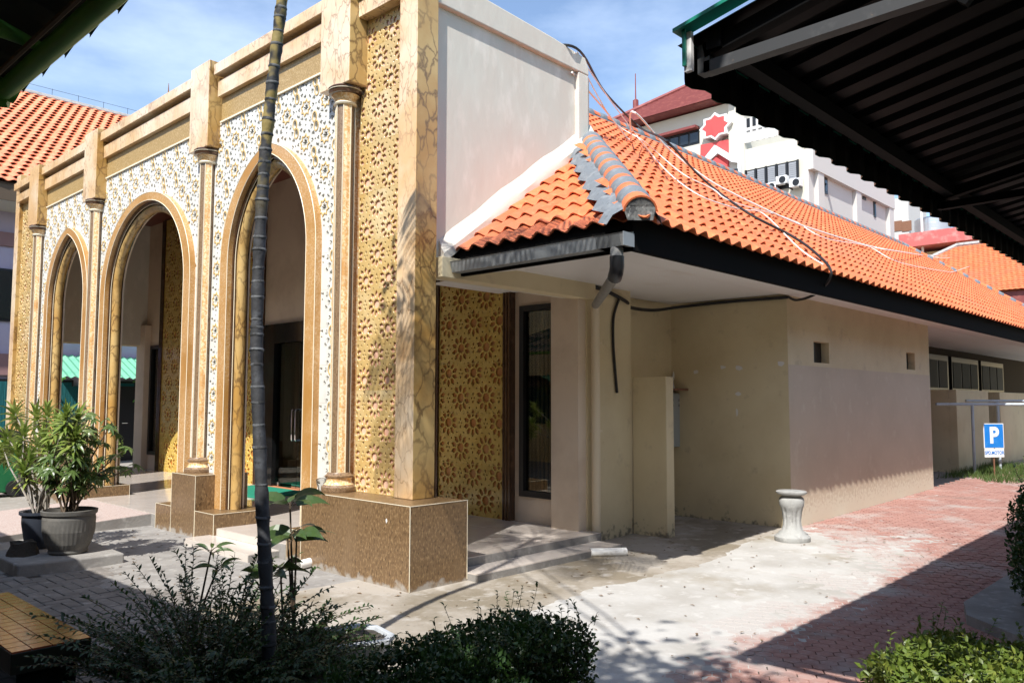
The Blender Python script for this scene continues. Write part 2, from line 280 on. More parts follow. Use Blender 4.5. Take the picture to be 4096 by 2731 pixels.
# ================================================================== mosque
MQ = thing('mosque', 'large mosque with carved arched portico and orange tiled hall roof', 'mosque', (6, 4, 0))
XW = .33                      # face of the carved tile wall
PLH = .715
# ---- plinths
def plinth(name, polys):
    m = MB()
    for (x0, x1, y0, y1, z0, z1) in polys: m.box(x0, x1, y0, y1, z0, z1)
    o = m.build(name, M['plinth'], MQ, bevel=.006)
    e = MB(); t = .0026
    for (x0, x1, y0, y1, z0, z1) in polys:
        for a, b in (((x0, y0, z1), (x0, y1, z1)), ((x0, y0, z1), (x1, y0, z1)), ((x0, y0, .01), (x0, y0, z1)), ((x0, y1, z0+.01), (x0, y1, z1)), ((x1, y0, .02), (x1, y0, z1))):
            e.bar(a, b, t*2, t*2)
    e.build('edge_line', M['cream_line'], o)
    return o
plinth('plinth', [(0, .66, 0, 1.66, -.05, PLH), (.06, .66, 1.662, 2.02, -.05, .315)])
plinth('plinth', [(0, .66, 3.93, 4.56, -.05, .72), (.002, .66, 3.46, 3.928, -.05, .315), (.002, .66, 4.562, 5.0, -.05, .315)])
plinth('plinth', [(0, .66, 7.92, 8.55, -.05, .72), (.002, .66, 7.5, 7.918, -.05, .315), (.002, .66, 8.552, 9.1, -.05, .315)])
plinth('plinth', [(0, .66, 10.72, 12.7, -.05, .72), (.002, .66, 10.3, 10.718, -.05, .315)])
# a chipped white spot and drain spout on the near plinth
m = MB(); p = at(1546, 2083, 'x', -.004); m.add([(p.x, p.y+dy, p.z+dz) for dy, dz in ((-.012, 0), (-.004, .022), (.008, .02), (.013, .002), (.003, -.022))], [(0, 1, 2, 3, 4)])
m.build('paint_chip', M['pvc'], MQ, recalc=False)
def spout(a, b, r, name='drain_spout'):
    a, b = Vector(a), Vector(b); d = (b-a).normalized(); u = d.orthogonal().normalized(); v = d.cross(u); n = 18
    ring = lambda c, rr: [c+(u*math.cos(2*math.pi*k/n)+v*math.sin(2*math.pi*k/n))*rr for k in range(n)]
    m = MB(); m.loft([ring(a, r), ring(b, r), ring(b, r*.86), ring(a, r*.86)], closed=True)
    return m.build(name, M['pvc'], MQ, smooth=True)
spout((.03, 1.50, .055), (-.14, 1.47, .05), .044)
spout((2.30, -.11, .048), (2.62, -.33, .042), .045)
# ---- porch floor and steps
m = MB(); m.box(.30, 2.86, .17, 12.9, -.05, .152); m.box(.05, .30, 2.02, 3.46, -.05, .1525); m.box(.05, .30, 5.0, 7.5, -.05, .1525); m.box(.05, .30, 9.1, 10.3, -.05, .1525)
FL = m.build('porch_floor', M['concrete'], MQ)
def tiles(name, x0, x1, y0, y1, z, nx, ny, matl, parent, gap=.003, th=.008):
    dx, dy = (x1-x0)/nx, (y1-y0)/ny; me = MB(); me.box(-dx/2+gap/2, dx/2-gap/2, -dy/2+gap/2, dy/2-gap/2, 0, th); me = me.mesh(matl)
    for i in range(nx):
        for j in range(ny): link(name, me, parent, (x0+dx*(i+.5), y0+dy*(j+.5), z))
tiles('floor_tile', .30, 2.84, .17, 12.77, .152, 4, 21, M['floor'], FL)
for a, b, n in ((2.02, 3.46, 2), (5.0, 7.5, 4), (9.1, 10.3, 2)): tiles('floor_tile', .052, .30, a, b, .1525, 1, n, M['floor'], FL)
SS = MB(); SS.box(.664, 2.82, -.14, .17, -.05, .068); SS = SS.build('side_step', M['concrete'], MQ)
tiles('step_tile', .664, 2.815, -.137, .17, .068, 4, 1, M['floor'], SS)
FS = MB(); FS.box(-.29, .05, 2.13, 3.55, -.05, .074); FS = FS.build('front_step', M['concrete'], MQ)
tiles('step_tile', -.29, .05, 2.13, 3.55, .074, 1, 3, M['step'], FS)
me = MB(); me.box(-.004, .004, -.234, .234, 0, .07); me = me.mesh(M['step'])
for i in range(3): link('riser_tile', me, FS, (-.2945, 2.13+.4733*(i+.5), .003))
m = MB(); m.box(.04, .048, 2.31, 3.46, .084, .158); m.build('riser_tile', M['step'], FS)
RP = MB(); RP.prism([(-1.72, -.05), (.04, -.05), (.04, .155), (-.30, .135), (-1.72, .055)], 'y', 5.25, 7.42); RP = RP.build('ramp', M['terrazzo'], MQ)
m = MB(); m.prism([(-1.725, -.05), (.05, -.05), (.05, .148), (-.30, .13), (-1.725, .05)], 'y', 5.235, 5.249); m.build('ramp_side', M['concrete'], RP)
# ---- carved white tiles
P_ = .39
def star(n, r1, r2, c=(0, 0), a0=0.0): return [(c[0]+(r1 if k % 2 == 0 else r2)*math.cos(a0+math.pi*k/n), c[1]+(r1 if k % 2 == 0 else r2)*math.sin(a0+math.pi*k/n)) for k in range(2*n)]
def motif_holes():
    def kite(c, a, k=1.0, w=1.0):
        ca, sa = math.cos(a), math.sin(a)
        return [(c[0]+k*(u*ca-w*v*sa), c[1]+k*(u*sa+w*v*ca)) for u, v in ((-.020, 0), (.004, .024), (.026, .018), (.015, 0), (.026, -.018), (.004, -.024))]
    raw = []
    for i in (-1, 0, 1):
        for j in (-1, 0, 1):
            s = ((i-.25)*P_, (j-.25)*P_); l = ((i+.25)*P_, (j+.25)*P_)
            raw.append(star(8, .054, .030, s, .2))
            for sg in (-1, 1):
                c = (l[0]+sg*.018, l[1]+sg*.054); raw.append([(c[0]+.030*math.cos(t), c[1]+.040*math.sin(t)) for t in [q*math.pi/5 for q in range(10)]])
    for i in (-1, 0, 1):
        for j in (-1, 0, 1):
            s = ((i-.25)*P_, (j-.25)*P_); l = ((i+.25)*P_, (j+.25)*P_)
            for k in range(8): a = .2+math.pi/8+k*math.pi/4; raw.append(kite((s[0]+.124*math.cos(a), s[1]+.124*math.sin(a)), a, 1.2))
            for dx, dy in ((.072, -.034), (.098, .040), (-.072, .034), (-.098, -.040), (.040, -.115), (-.040, .115)): raw.append(kite((l[0]+dx, l[1]+dy), math.atan2(dy, dx), 1.3))
            for c in (((i+.25)*P_, (j-.25)*P_), ((i-.25)*P_, (j+.25)*P_)):
                raw.append([(c[0]+.016, c[1]), (c[0], c[1]+.016), (c[0]-.016, c[1]), (c[0], c[1]-.016)])
                for a in (0, 1.57, 3.14, 4.71): raw.append(kite((c[0]+.052*math.cos(a), c[1]+.054*math.sin(a)), a, 1.05))
    H = []
    for q in raw:
        q = clip_rect(q, -P_/2+.004, P_/2-.004, -P_/2+.004, P_/2-.004)
        if q: H.append(q)
    return H
def inpoly(q, poly):
    c = False
    for i in range(len(poly)):
        a, b = poly[i-1], poly[i]
        if (a[1] > q[1]) != (b[1] > q[1]) and q[0] < (b[0]-a[0])*(q[1]-a[1])/(b[1]-a[1])+a[0]: c = not c
    return c
def overlaps(a, b):
    grow = lambda p: [(sum(v[0] for v in p)/len(p)+1.12*(q[0]-sum(v[0] for v in p)/len(p)), sum(v[1] for v in p)/len(p)+1.12*(q[1]-sum(v[1] for v in p)/len(p))) for q in p]
    a, b = grow(a), grow(b); dense = lambda p: [((1-t)*p[i-1][0]+t*p[i][0], (1-t)*p[i-1][1]+t*p[i][1]) for i in range(len(p)) for t in (.33, .66, 1)]
    return any(inpoly(q, b) for q in dense(a)) or any(inpoly(q, a) for q in dense(b))
HOLES = []
for h in motif_holes():
    if all(not overlaps(h, o) for o in HOLES): HOLES.append(h)
def gold_rings(keep=lambda c: True):
    parts = []
    s = (-.25*P_, -.25*P_); l = (.25*P_, .25*P_)
    if keep(s):
        parts.append(plate(star(8, .102, .072, s, .2), [star(8, .081, .056, s, .2)], .008))
    if keep(l):
        for sg in (-1, 1):
            c = (l[0]+sg*.018, l[1]+sg*.054)
            parts.append(plate([(c[0]+.049*math.cos(t)*.95, c[1]+.063*math.sin(t)) for t in [i*math.pi/8 for i in range(16)]],
                               [[(c[0]+.035*math.cos(t)*.95, c[1]+.047*math.sin(t)) for t in [i*math.pi/8 for i in range(16)]]], .006))
    for me in parts:
        me.transform(Matrix.Translation((0, 0, .0185)))
    return parts
def wall_tile_mesh(outline, full):
    if full: hs = HOLES; rings = gold_rings()
    else:
        ox = [p[0] for p in outline]
        def inside(q):
            c = False; n = len(outline)
            for i in range(n):
                a, b = outline[i-1], outline[i]
                if (a[1] > q[1]) != (b[1] > q[1]) and q[0] < (b[0]-a[0])*(q[1]-a[1])/(b[1]-a[1])+a[0]: c = not c
            return c
        hs = [h for h in HOLES if all(inside(q) for q in h)]
        rings = gold_rings(lambda c: all(inside((c[0]+.085*math.cos(t), c[1]+.095*math.sin(t))) for t in [i*math.pi/6 for i in range(12)]))
    me = join_meshes([(plate(outline, hs, .030), 0)]+[(r, 1) for r in rings], [M['white_tile'], M['tile_gold']])
    return to_facade(me)
FULL = wall_tile_mesh([(-P_/2+.001, -P_/2+.001), (P_/2-.001, -P_/2+.001), (P_/2-.001, P_/2-.001), (-P_/2+.001, P_/2-.001)], True)
# arches: centre y, inner half width, springing z, inner apex z, pointed?
ARCH = [(2.92, .855, 3.25, 4.42, True), (6.31, 1.35, 3.20, 4.43, False), (9.44, .855, 3.25, 4.40, True)]
FRW = .19
def half_arch(a, sp, ap, pointed, n=16):
    """points (dy, z) from the springing up to the apex"""
    H = ap-sp; out = []
    if pointed:
        c = (H*H-a*a)/(2*a); R = a+c; th = math.acos(c/R)
        for i in range(n+1):
            t = th*i/n; out.append((R*math.cos(t)-c, sp+R*math.sin(t)))
    else:
        for i in range(n+1):
            t = math.pi/2*i/n; out.append((a*math.cos(t), sp+H*math.sin(t)**1.0))
    out[-1] = (0.0, ap); return out
def arch_line(cy, a, sp, ap, pt, z0, n=16):
    h = half_arch(a, sp, ap, pt, n); r = [(cy-d, z) for d, z in h]; l = [(cy+d, z) for d, z in h[:-1]][::-1]
    k = [z0+(sp-z0)*i/6 for i in range(6)]
    return [(cy-a, z) for z in k]+r+l+[(cy+a, z) for z in k[::-1]]
def arch_outer(cy, a, sp, ap, pt, z): # half width of the outer frame edge at height z
    A, AP = a+FRW-.02, ap+FRW*.55
    if z <= sp: return A
    if z >= AP: return 0
    H = AP-sp
    if pt:
        c = (H*H-A*A)/(2*A); R = A+c; v = R*R-(z-sp)**2; return max(0, math.sqrt(max(v, 0))-c)
    return A*math.sqrt(max(0, 1-((z-sp)/H)**2))
BAYS = [(1.52, 4.32), (4.50, 8.08), (8.28, 10.90)]
TOPZ = 5.085
for bi, ((y0, y1), A) in enumerate(zip(BAYS, ARCH)):
    cy, a, sp, ap, pt = A
    oh = [(.001, 0)]
    left = []; outer = arch_line(cy, a+FRW*.6, sp, ap+FRW*.35, pt, .3)
    poly = [(y0, .3)]+outer+[(y1, .3), (y1, TOPZ), (y0, TOPZ)]
    # recess board behind the tiles, in two halves so that each is a simple outline
    bk = MB(); half = len(outer)//2
    bk.prism([(y0, .3)]+outer[:half+1]+[(cy, TOPZ), (y0, TOPZ)], 'x', XW+.014, .46)
    bk.prism(outer[half:]+[(y1, .3), (y1, TOPZ), (cy, TOPZ)], 'x', XW+.012, .56)
    PN = bk.build('tile_wall', M['tile_back'], MQ)
    rows = int(math.ceil((TOPZ-.3)/P_)); cols = int(math.ceil(max(cy-y0, y1-cy)/P_))
    for r in range(rows):
        z1 = TOPZ-P_*r; z0 = max(z1-P_, .30)
        if z1-z0 < .05: continue
        for c in range(-cols, cols):
            ya, yb = cy+c*P_, cy+(c+1)*P_; ya2, yb2 = max(ya, y0), min(yb, y1)
            if yb2-ya2 < .03: continue
            sgn = 1 if c >= 0 else -1; ctr = ((ya+yb)/2, z1-P_/2)
            zz = [z0+(z1-z0)*i/10 for i in range(11)]; w = [arch_outer(*A, z) for z in zz]
            near = (ya2-cy) if sgn > 0 else (cy-yb2); far = (yb2-cy) if sgn > 0 else (cy-ya2)
            if max(w) <= near+1e-4 and z1-z0 > P_-1e-3 and abs(yb2-ya2-P_) < 1e-3:
                link('wall_tile', FULL, PN, (XW, ctr[0], ctr[1])); continue
            if min(w) >= far-.02: continue
            st = []
            for z, q in zip(zz, w):
                if q < far-.004: st.append((max(near, q), z))
            if len(st) < 2: continue
            pl = [(cy+sgn*d, z) for d, z in st]+[(cy+sgn*far, st[-1][1]), (cy+sgn*far, st[0][1])]
            g2 = []
            for q in pl:
                q = (q[0]-ctr[0], q[1]-ctr[1])
                if not g2 or (abs(q[0]-g2[-1][0])+abs(q[1]-g2[-1][1])) > 1e-4: g2.append(q)
            if len(g2) < 3: continue
            if sum(g2[i-1][0]*g2[i][1]-g2[i][0]*g2[i-1][1] for i in range(len(g2))) < 0: g2 = g2[::-1]
            mx_, my_ = sum(q[0] for q in g2)/len(g2), sum(q[1] for q in g2)/len(g2)
            g2 = [(mx_+(q[0]-mx_)*.996, my_+(q[1]-my_)*.996) for q in g2]
            link('wall_tile', wall_tile_mesh(g2, False), PN, (XW, ctr[0], ctr[1]))
    # ---- arch frame: speckled band, dark fillet, marble roll, jamb lining
    z0 = .318 if bi != 1 else .318
    def ring(mb, oa, ia, oap, iap, x0, x1, mi=0):
        o_ = arch_line(cy, oa, sp, oap, pt, z0); i_ = arch_line(cy, ia, sp, iap, pt, z0)
        mb.loft([[(x1, *p) for p in o_], [(x0, *p) for p in o_], [(x0, *p) for p in i_], [(x1, *p) for p in i_]], mi, closed=False)
    fr = MB(); ring(fr, a+FRW, a, ap+FRW*.62, ap, .24, .40); FR = fr.build('arch_frame', M['granite'], MQ, smooth=True)
    e = MB()
    for oa, oap in ((a+.004, ap+.004), (a+FRW-.004, ap+FRW*.62-.003)): e.tube([(.241, *p) for p in arch_line(cy, oa, sp, oap, pt, z0)], .0055, 5)
    e.build('edge_line', M['cream_line'], FR, smooth=True)
    d = MB(); ring(d, a+.002, a-.035, ap+.002, ap-.04, .30, .45); d.build('dark_fillet', M['dark_brown'], FR, smooth=True)
    e = MB(); e.tube([(.322, *p) for p in arch_line(cy, a-.034, sp, ap-.04, pt, z0)], .006, 5); e.build('edge_line', M['cream_line'], FR, smooth=True)
    t_ = MB(); t_.tube([(.395, *p) for p in arch_line(cy, a-.068, sp, ap-.085, pt, z0)], .062, 12); t_.build('marble_roll', M['marble_gold'], FR, smooth=True)
    jm = MB(); ring(jm, a+.01, a-.085, ap+.01, ap-.11, .44, .47); jm.build('jamb', M['dark_brown'], FR, smooth=True)
    il = MB(); ring(il, a+.30, a-.07, ap+.25, ap-.09, .471, .50); il.build('inner_frame', M['beige'], FR, smooth=True)
# infill of the wall core above and beside the panels, inner face
m = MB(); m.box(.465, .50, .42, 12.6, 4.60, 5.60)
for a, b in ((.42, 1.85), (3.99, 4.80), (7.82, 8.40), (10.5, 12.6)): m.box(.466, .50, a, b, .155, 4.60)
m.build('facade_core', M['beige'], MQ)
# ---- entablature
for (y0, y1) in ((.62, 1.20), (1.72, 4.17), (4.73, 7.94), (8.52, 10.77), (11.33, 12.42)):
    side = y1 < 1.3 or y0 > 11
    if not side:
        m = MB(); m.box(.31, .56, y0, y1, TOPZ+.012, 5.40); m.build('gold_band', M['band'], MQ)
        m = MB(); m.box(.29, .56, y0, y1, TOPZ-.008, TOPZ+.012); m.build('edge_line', M['cream_line'], MQ)
    m = MB(); m.box(.25, .56, y0, y1, 5.40 if not side else 5.44, 5.60); m.build('marble_fascia', M['marble'], MQ, bevel=.004)
    m = MB(); m.box(.33, .56, y0, y1, 5.60, 5.665); m.build('cornice_recess', M['marble_gold'], MQ)
    m = MB(); m.box(.19, .60, y0, y1, 5.665, 5.80); m.build('parapet_cap', M['marble'], MQ, bevel=.006)
# ---- columns
for cy, (b0, b1) in ((1.42, (1.205, 1.718)), (4.40, (4.21, 4.72)), (8.17, (7.96, 8.50)), (10.97, (10.79, 11.31))):
    cx = .265; R_ = .098; zb, zt = .88, 4.60
    m = MB(); n = 16
    def flute(k, r): return (cx+r*math.cos(2*math.pi*k/n), cy+r*math.sin(2*math.pi*k/n))
    for k in range(n):                                   # alternate ribs of plain and ornate paint
        r0 = R_ if (k//2) % 2 else R_*.93; p, q = flute(k, r0), flute(k+1, r0)
        m.add([(*p, zb), (*q, zb), (*q, zt), (*p, zt)], [(0, 1, 2, 3)], 0 if (k//2) % 2 else 1)
        if k % 2 == 0:
            p2 = flute(k, R_ if ((k//2) % 2 == 0) else R_*.93); m.add([(*p, zb), (*p2, zb), (*p2, zt), (*p, zt)], [(0, 1, 2, 3)], 2)
    for k in range(0, n, 2):
        p = flute(k, R_+.001); m.bar((*p, zb), (*p, zt), .008, .008, 2)
    C_ = m.build('column', [M['ornate'], M['granite_dark'], M['cream_line']], MQ, recalc=False)
    b = MB(); b.lathe([(.165, 0), (.172, .02), (.17, .045), (.152, .062), (.148, .068)], (cx, cy, .717), 28)
    b.build('base_torus', M['granite_dark'], C_, smooth=True)
    b = MB(); b.lathe([(.147, .068), (.128, .085), (.122, .115), (.132, .135)], (cx, cy, .717), 28); b.build('base_scotia', M['ornate'], C_, smooth=True)
    b = MB(); b.lathe([(.133, .135), (.14, .142), (.14, .155), (.124, .162), (.11, .185)], (cx, cy, .717), 28); b.build('base_collar', M['granite_dark'], C_, smooth=True)
    b = MB(); b.lathe([(.10, 0), (.115, .006), (.122, .02), (.108, .034)], (cx, cy, 4.575), 28); b.build('capital_collar', M['cream_line'], C_, smooth=True)
    b = MB(); b.lathe([(.108, .034), (.112, .07), (.145, .105)], (cx, cy, 4.575), 28); b.build('capital_bell', M['ornate'], C_, smooth=True)
    b = MB(); b.lathe([(.146, .105), (.168, .112), (.172, .135), (.16, .15), (.176, .158), (.178, .172), (.165, .186), (.1, .188)], (cx, cy, 4.575), 28); b.build('capital_moulding', M['dark_brown'], C_, smooth=True)
    b = MB(); b.lathe([(.160, .149), (.177, .152), (.177, .156), (.160, .158)], (cx, cy, 4.575), 28); b.build('capital_line', M['cream_line'], C_, smooth=True)
    b = MB(); b.box(.15, .56, b0, b1, 4.764, 5.87); b.m[2] = 1; b.build('marble_block', [M['marble'], M['marble_gold']], MQ, bevel=.008)
    b = MB(); b.box(XW-.02, .56, b0+.17, b1-.17, .72, 4.764); b.build('column_backing', M['ornate'], MQ)
# ---- marble end piers
for (y0, y1) in ((.335, .60), (12.42, 12.66)):
    b = MB(); b.box(.30, .56, y0, y1, .717, 6.02); b.m[2] = 1; b.build('marble_pier', [M['marble'], M['marble_gold']], MQ, bevel=.006)
# ---- gold star lattice: decagons on a rhombic net
def inset2(poly, d):
    out = []; n = len(poly)
    for i in range(n):
        p0, p1, p2 = Vector(poly[i-1]), Vector(poly[i]), Vector(poly[(i+1) % n]); e1, e2 = (p1-p0).normalized(), (p2-p1).normalized()
        n1, n2 = Vector((-e1.y, e1.x)), Vector((-e2.y, e2.x)); b = (n1+n2).normalized(); out.append(tuple(p1+b*d/max(.35, b.dot(n1))))
    return out
def lattice_holes(r, w, h, ox, oy):
    HH = []; LW, LH = 4*r*math.sin(math.radians(36)), 4*r*math.cos(math.radians(36))
    for i in range(-3, 5):
        for j in range(-4, 5):
            for (fx, fy) in ((0, 0), (.5, .5)):
                c = ((i+fx)*LW+ox, (j+fy)*LH+oy)
                if c[0] < -LW or c[0] > w+LW or c[1] < -LH or c[1] > h+LH: continue
                hw_ = .046
                HH.append([(c[0]+r*p[0], c[1]+r*p[1]) for p in star(10, .42-hw_*1.7, .33-hw_*1.1, (0, 0), 0)])
                pet = inset2([(.33, 0), (.40, -.13), (.691, -.2247), (1.0, 0), (.691, .2247), (.40, .13)], hw_)
                for k in range(10):
                    a = math.radians(18+36*k); ca, sa = math.cos(a), math.sin(a)
                    HH.append([(c[0]+r*(u*ca-v*sa), c[1]+r*(u*sa+v*ca)) for u, v in pet])
                for k in range(10):        # little five-point stars at the decagon corners
                    a = math.radians(36*k); HH.append(star(5, .125*r, .055*r, (c[0]+1.0515*r*math.cos(a), c[1]+1.0515*r*math.sin(a)), a+math.pi))
                g_ = (c[0]+LW/2, c[1])
                for sg in (-1, 1): HH.append([(g_[0], g_[1]+sg*.12*r), (g_[0]+.10*r, g_[1]+sg*.24*r), (g_[0], g_[1]+sg*.40*r), (g_[0]-.10*r, g_[1]+sg*.24*r)])
    out = []
    for q in HH:
        q = clip_rect(q, .006, w-.006, .004, h-.004)
        if q and len(q) > 2 and all(not ov2(q, o) for o in out): out.append(q)
    return out
def ov2(a, b):
    ca = (sum(p[0] for p in a)/len(a), sum(p[1] for p in a)/len(a)); cb = (sum(p[0] for p in b)/len(b), sum(p[1] for p in b)/len(b))
    return abs(ca[0]-cb[0])+abs(ca[1]-cb[1]) < .012
def lattice_panel(x, y0, y1, z0, z1, r, gm, bmt, name, depth, ox=0.0, oy=0.0, frame=None):
    w = y1-y0; LH = 4*r*math.cos(math.radians(36))
    b = MB(); b.box(x+.0, x+.04, y0, y1, z0, z1); P = b.build(name, bmt, MQ)
    me = to_facade(plate([(0, 0), (w, 0), (w, LH-.002), (0, LH-.002)], lattice_holes(r, w, LH, ox, oy), depth, .003)); me.materials.append(gm)
    k = 0
    while z0+k*LH < z1-.02:
        top = z0+(k+1)*LH
        if top > z1:
            hh = z1-z0-k*LH; m2 = to_facade(plate([(0, 0), (w, 0), (w, hh), (0, hh)], [q for q in (clip_rect(q, .006, w-.006, .004, hh-.004) for q in lattice_holes(r, w, LH, ox, oy)) if q], depth, .003)); m2.materials.append(gm)
            link('lattice_tile', m2, P, (x-depth/2-.001, y0, z0+k*LH)); break
        link('lattice_tile', me, P, (x-depth/2-.001, y0, z0+k*LH)); k += 1
    if frame:
        for (a, bb) in ((y0-.13, y0), (y1, y1+.13)):
            f = MB(); nb = 5
            for i in range(nb): f.box(x-.05+.012*(i % 2), x+.05, a+(bb-a)*i/nb+.002, a+(bb-a)*(i+1)/nb-.002, z0, z1, i % 2)
            f.build('panel_moulding', [M['dark_brown'], M['rim_brown']], P)
    return P
M['rim_brown'] = mat('brown_moulding_edge', (.20, .10, .04), .3, coat=.3)
lattice_panel(.385, .60, 1.30, .717, 5.44, .152, M['lattice_gold'], M['lattice_back'], 'lattice_panel', .016, .22, .10)
lattice_panel(.385, 11.15, 12.42, .72, 5.44, .152, M['lattice_gold'], M['lattice_back'], 'lattice_panel', .016, .2, .1)
# ---- porch back wall with gold panels, windows, doorway
XB = 2.85
WIN = [(.78, 1.38), (3.0, 3.62), (9.2, 9.8), (11.62, 12.16)]; DOOR = (5.32, 7.46)
m = MB(); segs = []; y = .43
cuts = sorted([(a, b, .46, 2.76) for a, b in WIN]+[(DOOR[0], DOOR[1], .16, 2.90)])
for a, b, z0, z1 in cuts:
    m.box(XB, XB+.16, y, a, .155, 5.39); m.box(XB, XB+.16, a, b, z1, 5.39)
    if z0 > .2: m.box(XB, XB+.16, a, b, .155, z0)
    y = b
m.box(XB, XB+.16, y, 12.6, .155, 5.39); m.build('porch_back_wall', M['beige'], MQ)
for (a, b) in ((1.60, 2.80), (3.76, 5.18), (7.60, 9.05), (10.1, 11.46)):
    lattice_panel(XB-.045, a, b, .16, 5.36, .198, M['lattice_gold2'], M['lattice_back2'], 'gold_star_panel', .020, .32, .20, True)
def window(x, y0, y1, z0, z1, parent=MQ, fw=.07):
    f = MB(); f.box(x-.03, x+.07, y0, y0+fw, z0, z1); f.box(x-.03, x+.07, y1-fw, y1, z0, z1); f.box(x-.028, x+.07, y0+fw, y1-fw, z0, z0+fw); f.box(x-.028, x+.07, y0+fw, y1-fw, z1-fw, z1)
    W_ = f.build('window', M['black_metal'], parent)
    g_ = MB(); g_.box(x+.02, x+.026, y0+fw-.01, y1-fw+.01, z0+fw-.01, z1-fw+.01); g_.build('pane', M['window_pane'], W_)
    c = MB(); nb = max(3, int((y1-y0-2*fw)/.065))
    for i in range(nb):
        a = y0+fw+(y1-y0-2*fw)*i/nb; c.add([(x+.040, a, z0+.02), (x+.062, a+(y1-y0-2*fw)/nb*.93, z0+.02), (x+.062, a+(y1-y0-2*fw)/nb*.93, z1-.02), (x+.040, a, z1-.02)], [(0, 1, 2, 3)])
    c.build('vertical_blind', M['blind'], W_, recalc=False)
    k = MB(); k.box(x+.155, x+.16, y0, y1, z0, z1); k.build('window_back', M['black_metal'], W_)
M['blind'] = mat('brown_vertical_blind', (.50, .37, .22), .8)
def glass_mat(name, tint, gloss=.5):
    m = bpy.data.materials.new(name); m.use_nodes = True; t = m.node_tree; t.nodes.clear()
    o = t.nodes.new('ShaderNodeOutputMaterial'); a = t.nodes.new('ShaderNodeBsdfTransparent'); a.inputs[0].default_value = (*tint, 1)
    g_ = t.nodes.new('ShaderNodeBsdfGlossy'); g_.inputs['Roughness'].default_value = .01; fz = t.nodes.new('ShaderNodeFresnel'); fz.inputs[0].default_value = 1.5
    mu = t.nodes.new('ShaderNodeMath'); mu.operation = 'MULTIPLY_ADD'; mu.inputs[1].default_value = .8; mu.inputs[2].default_value = .03; t.links.new(fz.outputs[0], mu.inputs[0])
    x = t.nodes.new('ShaderNodeMixShader'); t.links.new(mu.outputs[0], x.inputs[0]); t.links.new(a.outputs[0], x.inputs[1]); t.links.new(g_.outputs[0], x.inputs[2]); t.links.new(x.outputs[0], o.inputs[0])
    return m
M['window_pane'] = glass_mat('tinted_window_glass', (.62, .61, .56))
M['door_glass'] = glass_mat('clear_door_glass', (.55, .60, .57))
for a, b in WIN: window(XB, a, b, .46, 2.76)
# doorway: black granite surround, dim hall, double glass doors
m = MB(); m.box(XB-.05, XB+.16, DOOR[0], 5.72, .16, 2.90); m.box(XB-.05, XB+.16, 7.06, DOOR[1], .16, 2.90); m.box(XB-.05, XB+.16, 5.72, 7.06, 2.57, 2.90)
D_ = m.build('door_surround', M['granite_black'], MQ)
for s, (a, b) in enumerate(((5.73, 6.385), (6.395, 7.05))):
    m = MB(); m.box(XB+.02, XB+.032, a, b, .20, 2.56); GD = m.build('glass_door', M['door_glass'], D_)
    m = MB(); m.box(XB+.008, XB+.044, b-.13 if s == 0 else a, b if s == 0 else a+.13, .175, .235); m.box(XB+.008, XB+.044, a if s == 0 else b-.13, a+.13 if s == 0 else b, .175, .235)
    m.build('clamp', M['chrome'], GD)
    hy = 6.385-.05 if s == 0 else 6.395+.05; hx = XB-.055
    pts = [(XB+.02, hy, .95), (hx+.01, hy, .95), (hx, hy, .97)]+[(hx, hy+(.06 if s else -.06)*0, z) for z in (1.1, 1.3, 1.43)]+[(hx+.01, hy, 1.45), (XB+.02, hy, 1.45)]
    m = MB(); m.tube(pts, .012, 8); m.build('handle', M['chrome'], GD, smooth=True)
m = MB(); m.box(XB+.17, XB+5, 3.5, 9.5, .10, .15); m.build('hall_floor', M['mat_green'], MQ)
m = MB(); m.box(XB+4.9, XB+5, 3.5, 9.5, .15, 3.2); m.box(XB+.17, XB+5, 3.4, 3.5, .1, 3.2); m.box(XB+.17, XB+5, 9.5, 9.6, .1, 3.2); m.box(XB+.17, XB+5, 3.4, 9.6, 3.2, 3.3); m.build('hall_wall', M['beige'], MQ)
m = MB(); m.box(XB-.12, XB+.02, DOOR[0]+.1, DOOR[1]-.1, .16, .168); m.build('threshold', M['mat_orange'], MQ)
mt = MB(); mt.box(1.75, 2.66, 5.62, 7.25, .1605, .186); tag(mt.build('door_mat', M['mat_green'], None, bevel=.006, loc=(2.2, 6.4, .1605)), 'green carpet mat in front of the glass doors', 'mat')
# near pillar at the end of the back wall, side beams, ceiling, roof slab, gable walls
m = MB(); m.box(2.72, 3.02, .38, .78, .155, 3.20); m.build('end_pillar', M['beige'], MQ)
m = MB(); m.box(2.72, 3.02, 12.20, 12.62, .155, 3.20); m.build('end_pillar', M['beige'], MQ)
CL = MB(); CL.box(.60, XB, .44, 12.6, 5.39, 5.47); CL = CL.build('porch_ceiling', M['ceiling'], MQ)
m = MB(); m.box(.56, 2.9, .44, 12.6, 5.47, 5.60); m.build('roof_slab', M['concrete'], MQ)
for (yo, yi, s) in ((.42, .60, 1), (12.62, 12.44, -1)):
    m = MB(); a, b = sorted((yo, yi)); m.box(.562, 2.92, a, b, 2.78, 5.60)
    G = m.build('gable_wall', M['plaster'], MQ)
    m = MB(); a, b = sorted((yo-s*.055, yo)); m.prism([(.562, 5.43), (2.725, 5.405), (2.925, 5.405), (2.925, 5.50), (2.86, 5.60), (2.30, 5.655), (.562, 5.74)], 'y', a-.001, b+.17 if s > 0 else b); m.build('gable_cap', M['plaster'], G, bevel=.012)
    m = MB(); m.box(2.735, 2.922, min(yo-s*.053, yo), max(yo-s*.053, yo)+.1, 2.78, 5.404); m.build('corner_strip', M['plaster'], G, bevel=.012)
